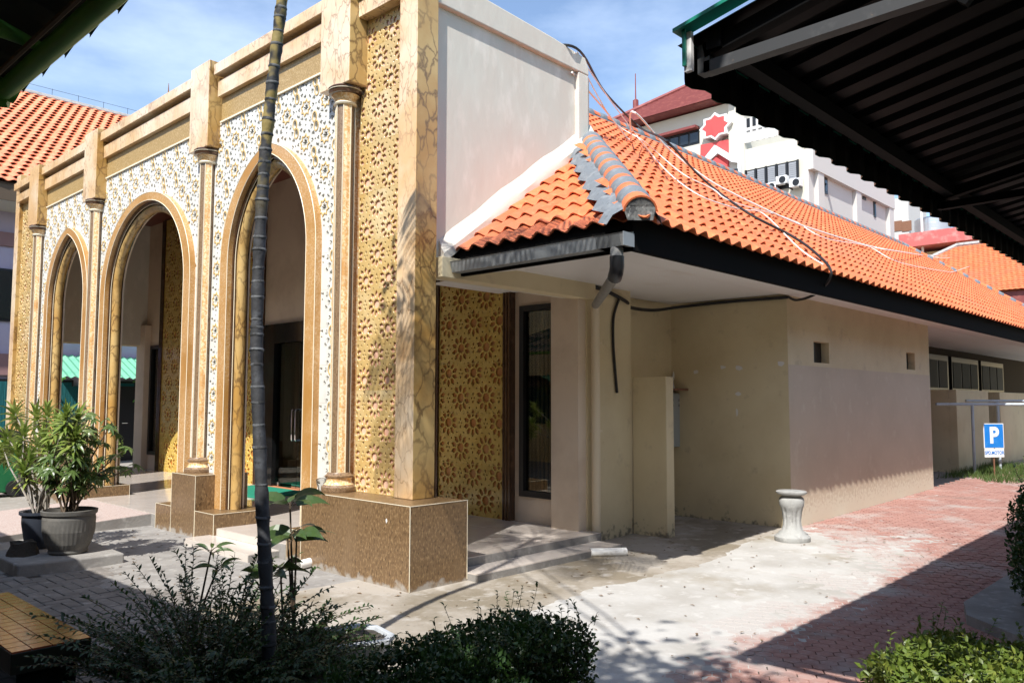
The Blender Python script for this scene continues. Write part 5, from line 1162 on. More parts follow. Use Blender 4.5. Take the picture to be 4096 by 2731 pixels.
# ================================================================== parking sign, rails, pedestal
PS = thing('parking_sign', 'blue parking sign with white P on a thin rusty post', 'sign', (0, 0, 0)); sy = -1.30
sp0 = at(3928, 1696, 'y', sy); sp1 = at(4019, 1820, 'y', sy); gzs = gz(sp0.x); xc, wid = (sp0.x+sp1.x)/2, (sp1.x-sp0.x)
PS.location = (xc, sy, gzs); BASE[PS.name] = Vector((xc, sy, gzs)); rot = math.radians(-36); ca, sa = math.cos(rot), math.sin(rot)
wid = .44; zt, zb = sp0.z, sp1.z; zm = zb+(zt-zb)*.255
M['sign_blue'] = mat('sign_blue', (.015, .19, .60), .4, layers=[((.05, .26, .66), 5, .5, .7)]); M['sign_white'] = mat('sign_white', (.80, .80, .78), .45)
def rotbox(mb, x0, x1, y0, y1, z0, z1, mi=0):
    b = len(mb.v); mb.box(x0, x1, y0, y1, z0, z1, mi)
    for i in range(b, len(mb.v)):
        a, bb, c = mb.v[i]; mb.v[i] = (xc+a*ca-bb*sa, sy+a*sa+bb*ca, c)
m = MB(); rotbox(m, -wid/2, wid/2, -.006, .006, zm+.004, zt); m.build('sign_border', M['sign_white'], PS)
m = MB(); rotbox(m, -wid/2+.014, wid/2-.014, -.0085, -.0055, zm+.018, zt-.014); m.build('sign_panel', M['sign_blue'], PS)
m = MB(); rotbox(m, -wid/2+.008, wid/2-.008, -.006, .006, zb, zm); m.build('lower_plate', M['sign_white'], PS)
def text(s, size, x, z, yoff, matl, parent, name, bold=0.0, sx=1.0):
    cu = bpy.data.curves.new('t', 'FONT'); cu.body = s; cu.size = size; cu.align_x = 'CENTER'; cu.align_y = 'CENTER'; cu.extrude = .0012; cu.offset = bold
    o = bpy.data.objects.new('t', cu); COL.objects.link(o); me = bpy.data.meshes.new_from_object(o.evaluated_get(bpy.context.evaluated_depsgraph_get())); bpy.data.objects.remove(o)
    me.transform(Matrix.Translation((xc, sy, z)) @ Matrix.Rotation(rot, 4, 'Z') @ Matrix.Translation((x, yoff, 0)) @ Matrix.Rotation(math.pi/2, 4, 'X') @ Matrix.Scale(sx, 4, (1, 0, 0)))
    me.materials.append(matl); w = _origin(parent); me.transform(Matrix.Translation(-w)); return link(name, me, parent, w)
text('P', .42, .0, (zm+zt)/2, -.0105, M['sign_white'], PS, 'letter', .016, .95)
text('SPD.MOTOR', .092, 0, (zb+zm)/2, -.0085, M['sign_blue'], PS, 'lettering', .0018, .82)
m = MB(); rotbox(m, -.012, .012, .008, .022, gzs-.05, zt-.03); m.build('post', M['rust'], PS)
for z in (zt-.055, zm+.012):
    m = MB(); rotbox(m, -.007, .007, -.013, -.009, z-.007, z+.007); m.build('bolt', M['rust'], PS)
def goalpost(label, a, b, h, over):
    T = thing('pipe_rail', label, 'rail', (a[0], a[1], gz(a[0])), 'pale pipe rails by the parking sign'); d = (Vector(b)-Vector(a)).normalized(); r_ = .03
    for p in (a, b):
        m = MB(); m.tube([(p[0], p[1], gz(p[0])-.04), (p[0], p[1], h)], r_, 10); m.build('post', M['metal_pale'], T, smooth=True)
    A, B = Vector((*a, h)), Vector((*b, h)); dv = (B-A).normalized(); m = MB(); m.tube([A-dv*over, B+dv*.05], r_, 10); m.build('top_bar', M['metal_pale'], T, smooth=True)
q0 = at(3958, 1910, 'z', gz(14)); q1 = at(4082, 1840, 'z', gz(16)); hq = at(3958, 1613, 'x', q0.x).z
goalpost('nearer pale pipe rail standing behind the parking sign', (q0.x+.7, q0.y+.42), (q0.x+1.9, q0.y-.73), hq-.02, .75)
goalpost('farther pale pipe rail behind the sign at the right edge', (q0.x+2.2, q0.y+.3), (q0.x+3.4, q0.y-.85), hq+.05, .7)
PD = thing('pedestal', 'short carved grey stone pedestal standing by the hall corner', 'pedestal', (4.40, -1.40, gz(4.4))); pc = (4.40, -1.40, gz(4.4)-.01)
pc = tuple(at(3170, 2165, 'z', gz(4.5)-.01)); PD.location = pc; BASE[PD.name] = Vector(pc); s_ = .62/.62
M['stone'] = mat('pale_carved_stone', (.36, .36, .345), .9, layers=[((.24, .235, .225), 6, .46, .68), ((.45, .445, .425), 14, .55, .75)], bump=(28, .5, .01))
m = MB(); rows = []; n = 48; prof = [(.01, 0), (.225, 0), (.238, .02), (.235, .055), (.205, .075), (.185, .085), (.175, .10), (.142, .12), (.125, .17), (.12, .22), (.132, .30), (.150, .355), (.162, .375), (.168, .42), (.160, .45), (.14, .465), (.12, .475), (.118, .49)]
for r_, z in prof:
    row = []
    for k in range(n):
        a = 2*math.pi*k/n; fl = 0
        if .13 < z < .36: fl = -.020*max(0, math.cos(a*9))**.5*min(1, (z-.13)/.05, (.36-z)/.03)
        row.append((pc[0]+(r_+fl)*.82*math.cos(a), pc[1]+(r_+fl)*.82*math.sin(a), pc[2]+z*1.08))
    rows.append(row)
m.loft(rows, closed=True); m.build('shaft', M['stone'], PD, smooth=True)
m = MB(); m.lathe([(.10, .515), (.15, .53), (.168, .545), (.17, .56), (.155, .568), (.01, .57)], pc, 40); m.build('top_slab', M['stone'], PD, smooth=True)
# ================================================================== plastic cup on the plinth
c0_ = (.17, 1.58, .716); CU = thing('plastic_cup', 'crumpled clear plastic drink cup beside the first column base', 'cup', c0_)
M['clear'] = glass_mat('clear_thin_plastic', (.86, .87, .87)); m = MB(); rows = []
for r_, z in ((.028, .002), (.036, .03), (.043, .06), (.047, .085), (.05, .10), (.044, .115), (.02, .125)): rows.append([(c0_[0]+r_*(1+.10*math.sin(k*2.3+z*60))*math.cos(2*math.pi*k/16), c0_[1]+r_*(1+.10*math.sin(k*1.7+z*40))*math.sin(2*math.pi*k/16), c0_[2]+z) for k in range(16)])
m.loft(rows, closed=True, cap=True); m.build('cup_wall', M['clear'], CU, smooth=True)
m = MB(); m.tube([(c0_[0], c0_[1], c0_[2]+.03), (c0_[0]+.01, c0_[1]+.02, c0_[2]+.23)], .004, 6); m.build('straw', M['wire_white'], CU, smooth=True)
# ================================================================== wheeled bin at the left edge
WB = thing('wheeled_bin', 'green wheeled waste bin with dark lid at the left edge', 'bin', (-.30, 10.6, 0)); M['bin_green'] = mat('green_plastic', (.01, .16, .055), .45); bx, by = -.34, 10.4
m = MB(); m.loft([[(bx-.20, by-.22, .06), (bx+.20, by-.22, .06), (bx+.20, by+.22, .06), (bx-.20, by+.22, .06)], [(bx-.26, by-.28, .98), (bx+.26, by-.28, .98), (bx+.26, by+.28, .98), (bx-.26, by+.28, .98)]], closed=True, cap=True); m.build('bin_body', M['bin_green'], WB, bevel=.02)
m = MB(); m.prism([(bx-.29, .98), (bx+.30, .98), (bx+.30, 1.04), (bx, 1.13), (bx-.29, 1.06)], 'y', by-.30, by+.30); m.build('lid', M['rubber'], WB, bevel=.02)
for s in (-1, 1):
    m = MB(); rows = [[(bx+.16+.13*math.cos(2*math.pi*k/18), yy, .13+.13*math.sin(2*math.pi*k/18)) for k in range(18)] for yy in (by+s*.20-.09*0-.03-.06, by+s*.20-.03)]; m.loft(rows, closed=True, cap=True); W_ = m.build('wheel', M['rubber'], WB, smooth=True)
    m = MB(); m.lathe([(.03, 0), (.03, .01)], (bx+.16, by+s*.20-.10, .13), 10); m.build('hub', mat('yellow_hub', (.7, .5, .02), .5), W_)
m = MB(); pl = [(bx-.262, by-.05+dy, .74+dz) for dy, dz in ((.04, .05), (-.01, .055), (-.035, .03), (.02, .0), (.035, -.02), (.0, -.05), (-.04, -.045))]; m.tube(pl, .009, 6); m.build('lettering', M['sign_white'], WB, smooth=True)
# ================================================================== building behind the far end of the portico
LB = thing('neighbour_house', 'two storey lilac house with red tiled roof beyond the portico', 'house', (3, 17, 0)); YB = 17.0
M['lilac'] = mat('lilac_wall_paint', (.50, .44, .56), .8, layers=[((.44, .38, .48), 1.2, .45, .7)]); M['mauve'] = mat('mauve_band_paint', (.30, .17, .17), .8); M['curtain'] = mat('teal_curtain', (.005, .11, .12), .9, bump=(4, .8, .05), stretch=(14, 1, .2)); M['pink_frame'] = mat('pale_pink_frame', (.62, .52, .48), .6); M['awning'] = mat('green_awning_sheet', (.16, .46, .30), .5, layers=[((.28, .55, .33), 1.2, .5, .7), ((.10, .36, .24), 6, .55, .75)])
def zy(px_, py_): return at(px_, py_, 'y', YB).z
z1 = zy(20, 1290); z0 = zy(20, 1410); z2 = zy(20, 1180)
m = MB(); m.box(-12, 22, YB, YB+.3, 0, at(60, 735, 'y', YB-1.3).z-.38); m.build('wall', M['lilac'], LB)
for (za, zb_) in ((zy(20, 1500), zy(20, 1415)), (zy(20, 985), zy(20, 930))):
    m = MB(); m.box(-12, 22, YB-.08, YB-.001, za, zb_); m.build('band', M['mauve'], LB)
ez = at(60, 735, 'y', YB-1.3).z
m = MB(); m.box(-12, 22, YB-1.3, YB, ez-.42, ez-.36); m.build('eave_soffit', M['pink_frame'], LB); m = MB(); m.box(-12, 22, YB-1.34, YB-1.30, ez-.42, ez-.04); m.build('eave_board', M['stem'], LB)
def hwin(x0, x1, za, zb_, cur=False):
    m = MB(); m.box(x0, x1, YB-.05, YB-.002, za, zb_); W_ = m.build('window', M['black_metal'], LB)
    k = max(1, int((x1-x0)/.7)); w = (x1-x0)/k
    for i in range(k):
        m = MB(); m.box(x0+w*i+.05, x0+w*(i+1)-.05, YB-.07, YB-.052, za+.06, zb_-.06); m.build('pane', M['glass_dark'] if not cur else M['curtain'], W_)
for x in (-6.5, -4.0, -1.5, 1.0, 3.5):
    hwin(x, x+1.9, zy(20, 1285), zy(20, 1075))
    hwin(x, x+1.9, zy(20, 1620) if False else .55, zy(20, 1515), True)
dr = at(760, 1700, 'y', YB)
m = MB(); xa, xb_ = at(455, 1700, 'y', YB).x, at(572, 1700, 'y', YB).x; m.box(xa, xb_, YB-.09, YB-.003, 0, zy(500, 1545)); D2 = m.build('door', M['black_metal'], LB); m = MB(); m.tube([(xa+.16, YB-.12, 1.0), (xa+.30, YB-.12, 1.0)], .012, 6); m.build('handle', M['chrome'], D2)
m = MB(); xc2 = at(228, 1700, 'y', YB).x; m.box(xc2, at(360, 1700, 'y', YB).x, YB-.085, YB-.003, .7, zy(300, 1545)); m.build('curtained_window', M['curtain'], LB)
AW = MB(); ax0, ax1 = at(228, 1500, 'y', YB-1.1).x, at(640, 1500, 'y', YB-1.1).x+2.5; za, zb_ = at(400, 1425, 'y', YB-.1).z, at(400, 1510, 'y', YB-1.5).z
prof = [(ax0+.09*i, .022*(1 if i % 2 else -1)) for i in range(int((ax1-ax0)/.09)+1)]
AW.loft([[(a, YB-.1, za+b) for a, b in prof], [(a, YB-1.5, zb_+b) for a, b in prof]]); AW.build('awning', M['awning'], LB, recalc=False)
for x in (ax0+.05, ax0+2.2, ax0+4.4):
    m = MB(); m.tube([(x, YB-.05, zb_-.05), (x, YB-1.5, zb_-.03)], .025, 6); m.tube([(x, YB-.05, zb_-.6), (x, YB-1.4, zb_-.04)], .02, 6); m.build('awning_bracket', M['green_paint'], LB)
# its tiled roof
lp = 1.0; EYB = YB-1.36; rdz = at(300, 462, 'y', EYB).z
def lroof(px_, py_):
    dd = RT*((px_-PCX)/F)-UP*((py_-PCY)/F)+FW; k = (ez+lp*.62*(CAM.y-EYB)-CAM.z)/(dd.z-lp*.62*dd.y); return CAM+dd*k
rd = lroof(90, 370); RYB = rd.y; lpp = .62
m = MB(); m.add([(-14, EYB, ez-.04), (24, EYB, ez-.04), (24, RYB, ez-.04+lpp*(RYB-EYB)), (-14, RYB, ez-.04+lpp*(RYB-EYB))], [(0, 1, 2, 3)]); m.add([(-14, RYB, ez-.04+lpp*(RYB-EYB)), (24, RYB, ez-.04+lpp*(RYB-EYB)), (24, RYB+9, ez-2), (-14, RYB+9, ez-2)], [(0, 1, 2, 3)]); LR = m.build('roof', M['stem'], LB, recalc=False)
M['rooftile_pale'] = mat('salmon_clay_tile', (.80, .25, .12), .55, layers=[((.68, .19, .085), 4, .42, .66), ((.86, .38, .22), 10, .52, .75)], rnd=.07); tw, ex = .26, .33
tl = clay_tile(7, tw, .38, .05, .014, .03); tlm = tl.mesh(M['rooftile_pale'], smooth=True, recalc=False, name='roof_tile'); nL, uL = Vector((0, -lpp, 1)).normalized(), Vector((0, 1, lpp)).normalized(); BL = basis(nL, uL); cand = []
for r in range(int((RYB-EYB)*math.hypot(1, lpp)/ex)+1):
    d = r*ex/math.hypot(1, lpp)
    for c in range(int(16/tw)):
        p = Vector((-3.4+tw*(c+(r % 2)*.5), EYB+d-.02, ez+lpp*d)); x, y, z = project(p)
        if -.70 < x < -.40: cand.append((p, 0))
spread(cand, 295, tlm, [BL], tl, M['rooftile_pale'], LR, 'roof_tile')
m = MB(); m.tube([(-14, RYB, ez+lpp*(RYB-EYB)+.02), (24, RYB, ez+lpp*(RYB-EYB)+.02)], .13, 8); m.build('ridge', M['stone'], LR, smooth=True)
m = MB()
for i in range(22): m.tube([(-4+.8*i, RYB, ez+lpp*(RYB-EYB)+.1), (-4+.8*i, RYB, ez+lpp*(RYB-EYB)+.36)], .007, 4)
m.tube([(-6, RYB, ez+lpp*(RYB-EYB)+.34), (16, RYB, ez+lpp*(RYB-EYB)+.34)], .006, 4); m.build('lightning_wire', M['rubber'], LR)
lr_ = at(674, 360, 'y', 30); m = MB(); m.tube([(lr_.x, 30, 4), lr_-Vector((0, 0, .5)), lr_+Vector((0, 0, .3))], [.05, .05, .01], 6); tag(m.build('lightning_rod', M['rust'], None, loc=(lr_.x, 30, 0)), 'thin lightning rod against the sky above the portico', 'lightning rod')
# ================================================================== white block behind the hall
WX, WYB = 39.1, 13.26; WBk = thing('office_block', 'tall white building with red eight point star and maroon roof', 'building', (45, 20, 0))
M['bwhite'] = mat('aged_white_render', (.62, .59, .50), .8, layers=[((.54, .51, .42), .25, .45, .7), ((.56, .54, .49), 1.3, .62, .8), ((.40, .38, .35), 2.2, .70, .84)], stretch=(1, 1, .35)); M['bgrey'] = mat('streaked_grey_render', (.54, .52, .49), .85, layers=[((.54, .52, .50), .4, .45, .68), ((.36, .35, .34), 1.8, .66, .82)], stretch=(1, 1, .3))
M['maroon'] = mat('maroon_roof_tile', (.20, .045, .04), .6, layers=[((.27, .075, .06), 2.5, .5, .7, 2)]); M['redpaint'] = mat('red_panel_paint', (.56, .075, .07), .55, layers=[((.46, .05, .05), 1.0, .5, .7)]); M['wframe'] = mat('white_trim', (.70, .70, .69), .6); M['louvre'] = mat('grey_louvre', (.30, .31, .33), .5); M['silver'] = mat('steel_tank', (.55, .57, .58), .3, metal=.8)
dA = lambda x, y: at(x*1.7415, y*1.7415, 'x', WX)           # survey points on the face toward -x
dB = lambda x, y: at(x*1.7415, y*1.7415, 'y', WYB)          # and on the face toward -y
dA2 = lambda x, y, o: at(x*1.7415, y*1.7415, 'x', WX-o)
yC = WYB; ztop = dA(1690, 232).z; zlow = dA(1840, 318).z
# upper wing, set back of the corner: from the far left to the buttress at 1700
yb0, yb1 = dA(1712, 300).y, dA(1300, 300).y
m = MB(); m.box(WX, WX+14, yb0, yb1+30, 0, ztop); m.build('tower_wall', M['bwhite'], WBk)
m = MB(); m.box(WX+.0-.25, WX+13, yC, yb0, 0, zlow); m.build('wing_wall', M['bwhite'], WBk)
m = MB(); m.box(WX-.45, WX+.1, yb0-.1, dA(1680, 300).y, 0, dA(1695, 240).z); m.build('buttress', M['bwhite'], WBk, bevel=.1)
# maroon hipped roof
rz0 = ztop+.1; yr0, yr1 = dA(1668, 215).y, dA(1380, 270).y; ov = 1.0
rt = dA2(1620, 190, -3.2); 
m = MB(); hgt = 4.6; m.add([(WX-ov, yr0-1, rz0), (WX-ov, yr1+.5, rz0), (WX+6, yr1-5.5, rz0+hgt), (WX+6, yr0-1, rz0+hgt), (WX+14, yr0-1, rz0), (WX+14, yr1+.5, rz0)], [(0, 1, 2, 3), (1, 5, 2), (3, 2, 5, 4), (0, 3, 4), (0, 4, 5, 1)]); MR = m.build('maroon_roof', M['maroon'], WBk)
m = MB()
for r in range(24):
    t0 = r/24; q = MB()
    zc, xc_ = rz0+hgt*t0+.06, WX-ov+(6+ov)*t0; m.bar((xc_, yr0-1, zc), (xc_, yr1+.5-6*t0, zc), .16, .07)
m.build('tile_course', M['maroon'], MR); tag(bpy.data.objects['tile_course'], kind='stuff')
m = MB(); m.tube([(WX-ov, yr1+.5, rz0+.15), (WX+6, yr1-5.5, rz0+hgt+.15), (WX+6, yr0-1, rz0+hgt+.15)], .18, 6); m.build('ridge', M['maroon'], MR)
fp = dA2(1418, 248, 0); m = MB(); m.lathe([(.35, 0), (.35, .3), (.2, .4), (.2, 1.1), (.05, 1.2), (.03, 3.0)], (WX+2.0, yr1-1.5, rz0+1.6), 8); m.build('finial', M['maroon'], MR)
# window band of the tower
def rectA(x0, ya, x1, yb_, o=0):
    a, b = dA2(x0, ya, o), dA2(x1, yb_, o); return min(a.y, b.y), max(a.y, b.y), min(a.z, b.z), max(a.z, b.z)
a_, b_ = dA(1517, 318), dA(1607, 318); zt_, zb2 = dA(1605, 297).z, dA(1605, 330).z
m = MB(); m.box(WX-.5, WX-.001, b_.y, a_.y+6, zt_, zt_+.16); m.build('window_canopy', M['maroon'], WBk)
m = MB(); m.box(WX-.02, WX+.02, b_.y, a_.y+5, zb2, zt_); WW = m.build('window_band', M['black_metal'], WBk)
for k in range(6):
    w = (a_.y-b_.y)/4; m = MB(); m.box(WX-.05, WX-.021, b_.y+w*k+.08, b_.y+w*(k+1)-.08, zb2+.12, zt_-.12); m.build('pane', M['glass_dark'], WW)
# the red star panel framed in white
sc = dA2(1642, 290, .7); hw = (dA2(1607, 290, .7).y-dA2(1678, 290, .7).y)/2; hh = (dA2(1642, 260, .7).z-dA2(1642, 321, .7).z)/2
s8 = [(hw*r_*math.cos(a), hh*r_*math.sin(a)) for r_, a in [((1.05 if k % 2 == 0 else .80), math.radians(22.5*k+90)) for k in range(16)]]
m = MB(); m.prism([(sc.y+p[0], sc.z+p[1]) for p in s8], 'x', WX-.7, WX-.1); ST = m.build('star_frame', M['wframe'], WBk)
m = MB(); m.prism([(sc.y+p[0]*.80, sc.z+p[1]*.80) for p in s8], 'x', WX-.72, WX-.701); m.build('star_panel', M['redpaint'], ST)
def polyA(name, pts, o0, o1, matl, par=WBk):
    m = MB(); q = [dA2(x, y, o1) for x, y in pts]; m.prism([(p.y, p.z) for p in q], 'x', WX-o1, WX-o0); return m.build(name, matl, par)
polyA('red_panel', [(1609, 333), (1672, 321), (1673, 370), (1672, 398), (1608, 398)], .0, .5, M['redpaint'])
polyA('white_chevron', [(1594, 392), (1641, 333), (1682, 358), (1700, 368), (1700, 450), (1694, 450), (1694, 374), (1680, 372), (1648, 352), (1612, 384)], .5, .75, M['wframe'])
polyA('red_panel', [(1618, 388), (1643, 360), (1670, 378), (1672, 420), (1640, 405)], .5, .65, M['redpaint'])
polyA('small_window', [(1676, 390), (1693, 387), (1693, 405), (1676, 405)], .5, .9, M['glass_dark'])
# balcony with mesh and posts
y0_, y1_, za_, zb3 = rectA(1713, 268, 1850, 330, .25)
m = MB(); m.box(WX-.27, WX-.251, yC+1.2, y1_, dA2(1720, 328, .25).z, dA2(1720, 272, .25).z); BK = m.build('balcony_opening', M['bgrey'], WBk)
zba, zbb = dA2(1720, 328, .25).z, dA2(1720, 272, .25).z
m = MB(); m.box(WX-.272, WX-.271, yC+1.2, y1_, zbb-.55, zbb); m.build('balcony_shade', M['black_metal'], BK)
for k in range(7):
    yy = yC+1.2+(y1_-yC-1.2)*k/6; m = MB(); m.box(WX-.36, WX-.28, yy-.06, yy+.06, zba, zbb); m.build('balcony_post', M['wframe'], BK)
m = MB(); m.box(WX-.34, WX-.30, yC+1.2, y1_, zbb-.75, zbb-.65); m.build('balcony_rail', M['wframe'], BK)
# louvred corner window with air conditioners
zl0, zl1 = dA2(1770, 432, .25).z-.2, dA2(1770, 381, .25).z; yl1 = dA2(1715, 400, .25).y
m = MB(); m.box(WX-.29, WX-.251, yC+.3, yl1, zl0, zl1); LV = m.build('louvre_recess', M['black_metal'], WBk)
np_ = 5; wv = (yl1-yC-.3)/np_
for k in range(np_):
    for j in range(8):
        z = zl1-.12-(zl1-zl0)*.62*j/8; m = MB(); m.box(WX-.37, WX-.33, yC+.3+wv*k+.1, yC+.3+wv*(k+1)-.1, z-.12, z+.02); m.build('louvre_slat', M['louvre'], LV)
    m = MB(); m.box(WX-.40, WX-.30, yC+.3+wv*k-.05, yC+.3+wv*k+.05, zl0, zl1); m.build('mullion', M['black_metal'], LV)
m = MB(); m.box(WX-.40, WX-.30, yl1-.05, yl1+.05, zl0, zl1); m.build('mullion', M['black_metal'], LV)
def ac_unit(label, y, z, s=1.0):
    T = thing('air_conditioner', label, 'air conditioner', (WX-.6, y, z), 'air conditioners on the white building'); m = MB(); m.box(WX-.78, WX-.42, y-.45*s, y+.45*s, z, z+.65*s); m.build('casing', M['wframe'], T, bevel=.03)
    m = MB(); m.loft([[(WX-.785, y-.08+.27*s*math.cos(2*math.pi*k/18), z+.33*s+.27*s*math.sin(2*math.pi*k/18)) for k in range(18)], [(WX-.80, y-.08+.27*s*math.cos(2*math.pi*k/18), z+.33*s+.27*s*math.sin(2*math.pi*k/18)) for k in range(18)]], closed=True, cap=True); m.build('fan_grille', M['black_metal'], T)
    m = MB(); m.box(WX-.8, WX-.40, y-.4*s, y-.35*s, z-.09, z); m.box(WX-.8, WX-.40, y+.35*s, y+.4*s, z-.09, z); m.build('bracket', M['black_metal'], T)
p = dA2(1828, 420, .6); ac_unit('air conditioner nearest the corner of the white building', p.y, p.z-.25, .72)
p = dA2(1797, 420, .6); ac_unit('air conditioner in the middle of the louvred window', p.y, p.z-.1, .72)
p = dA2(1772, 428, .6); ac_unit('air conditioner farthest from the corner under the louvres', p.y, p.z-.3, .72)
# the face toward -y: pilasters, band, small windows
xB1 = dB(2034, 500).x; m = MB(); m.box(WX-.251, xB1, yC-.25, yC-.001, 0, dB(2000, 425).z-.0); SF = m.build('side_face', M['bgrey'], WBk)
ztp = dB(1990, 420).z
m = MB(); m.box(WX-.3, xB1+.2, yC-.55, yC-.251, ztp-1.2, ztp+.6); m.build('parapet', M['bgrey'], WBk)
for px_ in (1868, 1955, 2030):
    q = dB(px_, 480); m = MB(); m.box(q.x-.4, q.x+.4, yC-.50, yC-.251, 0, ztp-1.2); m.build('pilaster', M['bgrey'], WBk)
m = MB(); m.box(WX+.5, xB1, yC-.42, yC-.251, dB(1960, 540).z-3.2, dB(1960, 540).z-.4); m.build('lower_band', M['bgrey'], WBk)
for (x0, ya, x1, yb_, op) in ((1892, 396, 1902, 447, True), (1911, 400, 1925, 420, False), (1982, 441, 1990, 461, False), (2007, 457, 2013, 500, False)):
    a, b = at(x0*1.7415, ya*1.7415, 'y', yC-.3), at(x1*1.7415, yb_*1.7415, 'y', yC-.3); m = MB(); m.box(a.x, b.x, yC-.30, yC-.251, b.z, a.z); W_ = m.build('window', M['black_metal'], WBk)
    m = MB(); m.box(a.x+.12, b.x-.12, yC-.32, yC-.301, b.z+.12, a.z-.12); m.build('pane', M['glass_dark'], W_)
    if op:
        mz = (a.z+b.z)/2; m = MB(); m.add([(a.x+.1, yC-.34, mz), (b.x-.1, yC-.34, mz), (b.x-.1, yC-1.1, b.z), (a.x+.1, yC-1.1, b.z)], [(0, 1, 2, 3)]); m.build('open_sash', M['glass_dark'], W_, recalc=False)
# bare grey stair tower right of it
T2 = thing('stair_tower', 'bare cracked grey concrete tower behind the tiled roof', 'tower', (0, 0, 0)); a, b = at(2037*1.7415, 460*1.7415, 'x', 62), at(2086*1.7415, 470*1.7415, 'x', 62)
T2.location = (64, b.y, 0); BASE[T2.name] = Vector((64, b.y, 0)); m = MB(); m.box(62, 66.5, b.y, a.y, 0, at(2060*1.7415, 456*1.7415, 'x', 62).z); m.build('tower_wall', M['bgrey'], T2)
m = MB(); m.box(66.5, 69, b.y+.5, a.y, 0, at(2060*1.7415, 456*1.7415, 'x', 62).z-1.8); m.build('tower_wall', M['bgrey'], T2)
for (x, y) in ((2060, 519), (2082, 519)):
    q = at(x*1.7415, y*1.7415, 'x', 61.9); m = MB(); m.box(61.95, 61.999, q.y-.35, q.y+.35, q.z-.4, q.z+.4); m.build('broken_opening', M['rust'], T2)
# house with red parapet, water tank and balcony, and the low tiled house beside it
H3 = thing('balcony_house', 'cream house with faded red parapet and water tank beyond the roof', 'house', (0, 0, 0)); hx = 46.0; c_ = lambda x, y, o=0: at(x*1.7415, y*1.7415, 'x', hx-o)
p0, p1 = c_(2088, 545), c_(2300, 545); H3.location = (hx+3, p1.y, 0); BASE[H3.name] = Vector((hx+3, p1.y, 0)); zt3 = c_(2090, 545).z
M['cream'] = mat('cream_house_paint', (.62, .50, .28), .8); M['fadedred'] = mat('faded_red_paint', (.50, .12, .11), .8, layers=[((.60, .28, .25), 2, .5, .7)])
m = MB(); m.box(hx, hx+8, p1.y-6, p0.y, 0, zt3-1.0); m.build('wall', M['cream'], H3)
m = MB(); m.box(hx-1.2, hx+8, p1.y-6, p0.y+.2, c_(2090, 567, 1.2).z, zt3); m.build('parapet', M['fadedred'], H3)
m = MB(); m.box(hx-1.0, hx-.02, p1.y-6, p0.y, c_(2110, 625).z-2, c_(2110, 597).z-.0); BL3 = m.build('balcony', M['cream'], H3)
for k in range(8):
    yy = p1.y+(p0.y-p1.y)*k/7; m = MB(); m.box(hx-1.06, hx-1.001, yy-1.6, yy-.12, c_(2150, 612, 1).z, c_(2150, 592, 1).z); m.build('balcony_glass', M['glass_dark'], BL3)
wt = at(2142*1.7415, 532*1.7415, 'x', hx+1); TK = thing('water_tank', 'shiny steel cylindrical water tank on the red parapet', 'water tank', (hx+1, wt.y, zt3)); rr = .95; th = at(2142*1.7415, 503*1.7415, 'x', hx+1).z-zt3
m = MB(); m.lathe([(.1, 0), (rr, 0), (rr*1.02, th*.33), (rr, th*.34), (rr*1.02, th*.66), (rr, th*.67), (rr, th*.93), (rr*.9, th), (.05, th*1.04)], (hx+1, wt.y, zt3), 24); m.build('tank_body', M['silver'], TK, smooth=True)
m = MB(); m.tube([(hx-.6, p0.y-.9, 0), (hx-.6, p0.y-.9, zt3+1.8)], .07, 8); m.build('drain_pipe', M['wframe'], H3); m = MB(); m.tube([(hx-.6, p0.y-.9, zt3+1.8), (hx-.6, p0.y-1.8, zt3+2.3)], .07, 8); m.build('antenna_arm', M['rubber'], H3)
H4 = thing('tiled_house', 'low orange tiled house beyond the hall at the far right', 'house', (0, 0, 0)); hx4 = 33.0; d4 = lambda x, y, o=0: at(x*1.7415, y*1.7415, 'x', hx4-o)
e0, e1 = d4(2330, 665), d4(2200, 605); H4.location = (hx4+2, e0.y, 0); BASE[H4.name] = Vector((hx4+2, e0.y, 0)); ze = e0.z; yl, yr = 9.5, e0.y-9
m = MB(); hx5 = hx4+4.2; m.add([(hx4, yl, ze), (hx4, yr, ze), (hx5, yr, ze+2.7), (hx5, yl-4.2, ze+2.7), (hx5+4, yl, ze), (hx5+4, yr, ze)], [(0, 1, 2, 3), (0, 3, 4), (3, 2, 5, 4)]); R4 = m.build('roof', M['rooftile'], H4)
m = MB()
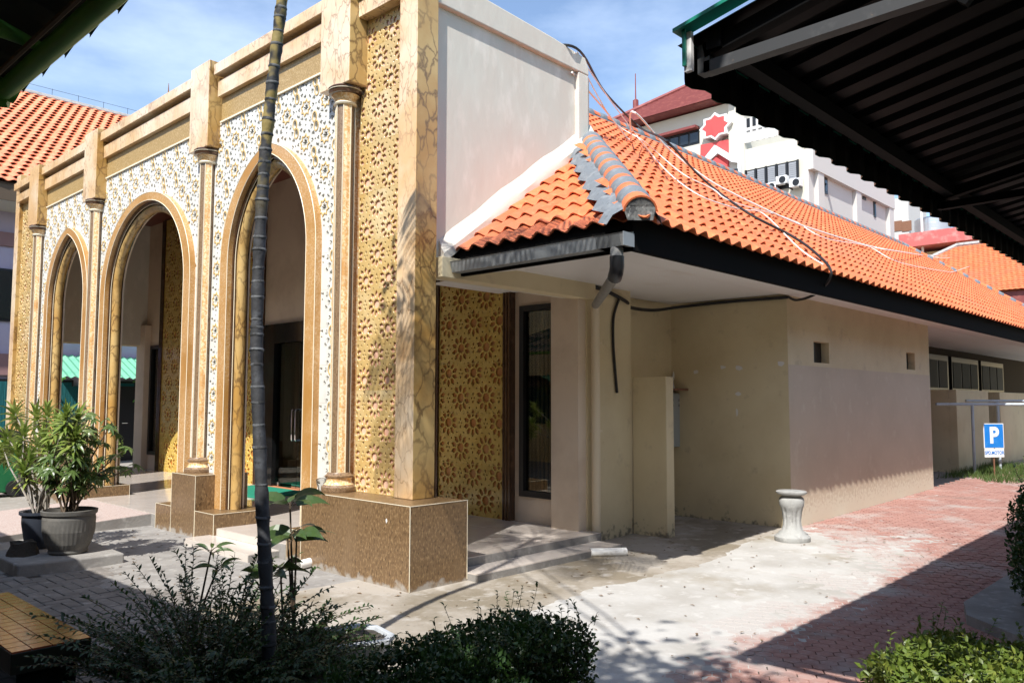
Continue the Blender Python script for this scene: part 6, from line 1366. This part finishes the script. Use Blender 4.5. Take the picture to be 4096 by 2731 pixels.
for k in range(26):
    t0 = k/26; z, x_ = ze+2.7*t0+.03, hx4+4.2*t0; a0, b0 = yl-4.2*t0, yr; nn = int((a0-b0)/.10)
    m.loft([[(x_-.10, a0-(a0-b0)*i/nn, z+.018*(i % 2)) for i in range(nn+1)], [(x_-.10, a0-(a0-b0)*i/nn, z-.02+.018*(i % 2)) for i in range(nn+1)]]); m.loft([[(x_-.10, a0-(a0-b0)*i/nn, z+.018*(i % 2)) for i in range(nn+1)], [(x_+.14, a0-(a0-b0)*i/nn, z+.11+.018*(i % 2)) for i in range(nn+1)]])
tag(m.build('tile_course', M['rooftile_joined'], R4, recalc=False), kind='stuff')
m = MB(); m.tube([(hx4, yl, ze+.08), (hx5, yl-4.2, ze+2.8), (hx5, yr, ze+2.8)], .12, 6); m.build('hip_cap', M['stone'], R4)
m = MB(); m.box(hx4+.1, hx4+.3, yr, yl-.1, ze-.75, ze-.05); m.build('maroon_fascia', M['maroon'], H4); m = MB(); m.box(hx4+1, hx4+7, yr, yl-1, 0, ze-.1); m.build('wall', M['cream'], H4)

# ================================================================== unseen blocks added behind and beside the photographer to cut sky light
B1_ = thing('left_sky_blocker', 'long unseen cream block added beside the left canopy to cut sky light', 'building', (-8, 0, 0))
m = MB(); m.box(-9.5, -6.35, -14, 14, -.05, 6.1); m.build('wall', M['cream'], B1_); m = MB(); m.box(-10, -6.2, -14.3, 14.3, 6.1, 6.25); m.build('roof_slab', M['concrete'], B1_)
for y in range(-12, 13, 4):
    m = MB(); m.box(-6.36, -6.33, y, y+2.2, 1.0, 2.3); m.build('window', M['glass_dark'], B1_)
B2_ = thing('rear_sky_blocker', 'unseen cream block added behind the photographer to cut sky light', 'building', (4, -14, 0))
m = MB(); m.box(-9.5, 24, -15, -11.5, -.05, 6.0); m.build('wall', M['cream'], B2_); m = MB(); m.box(-10, 24.5, -15.3, -11.2, 6.0, 6.2); m.build('roof_slab', M['concrete'], B2_)
for x in range(-8, 23, 4):
    m = MB(); m.box(x, x+2.4, -11.5, -11.47, 1.0, 2.4); m.build('window', M['glass_dark'], B2_)
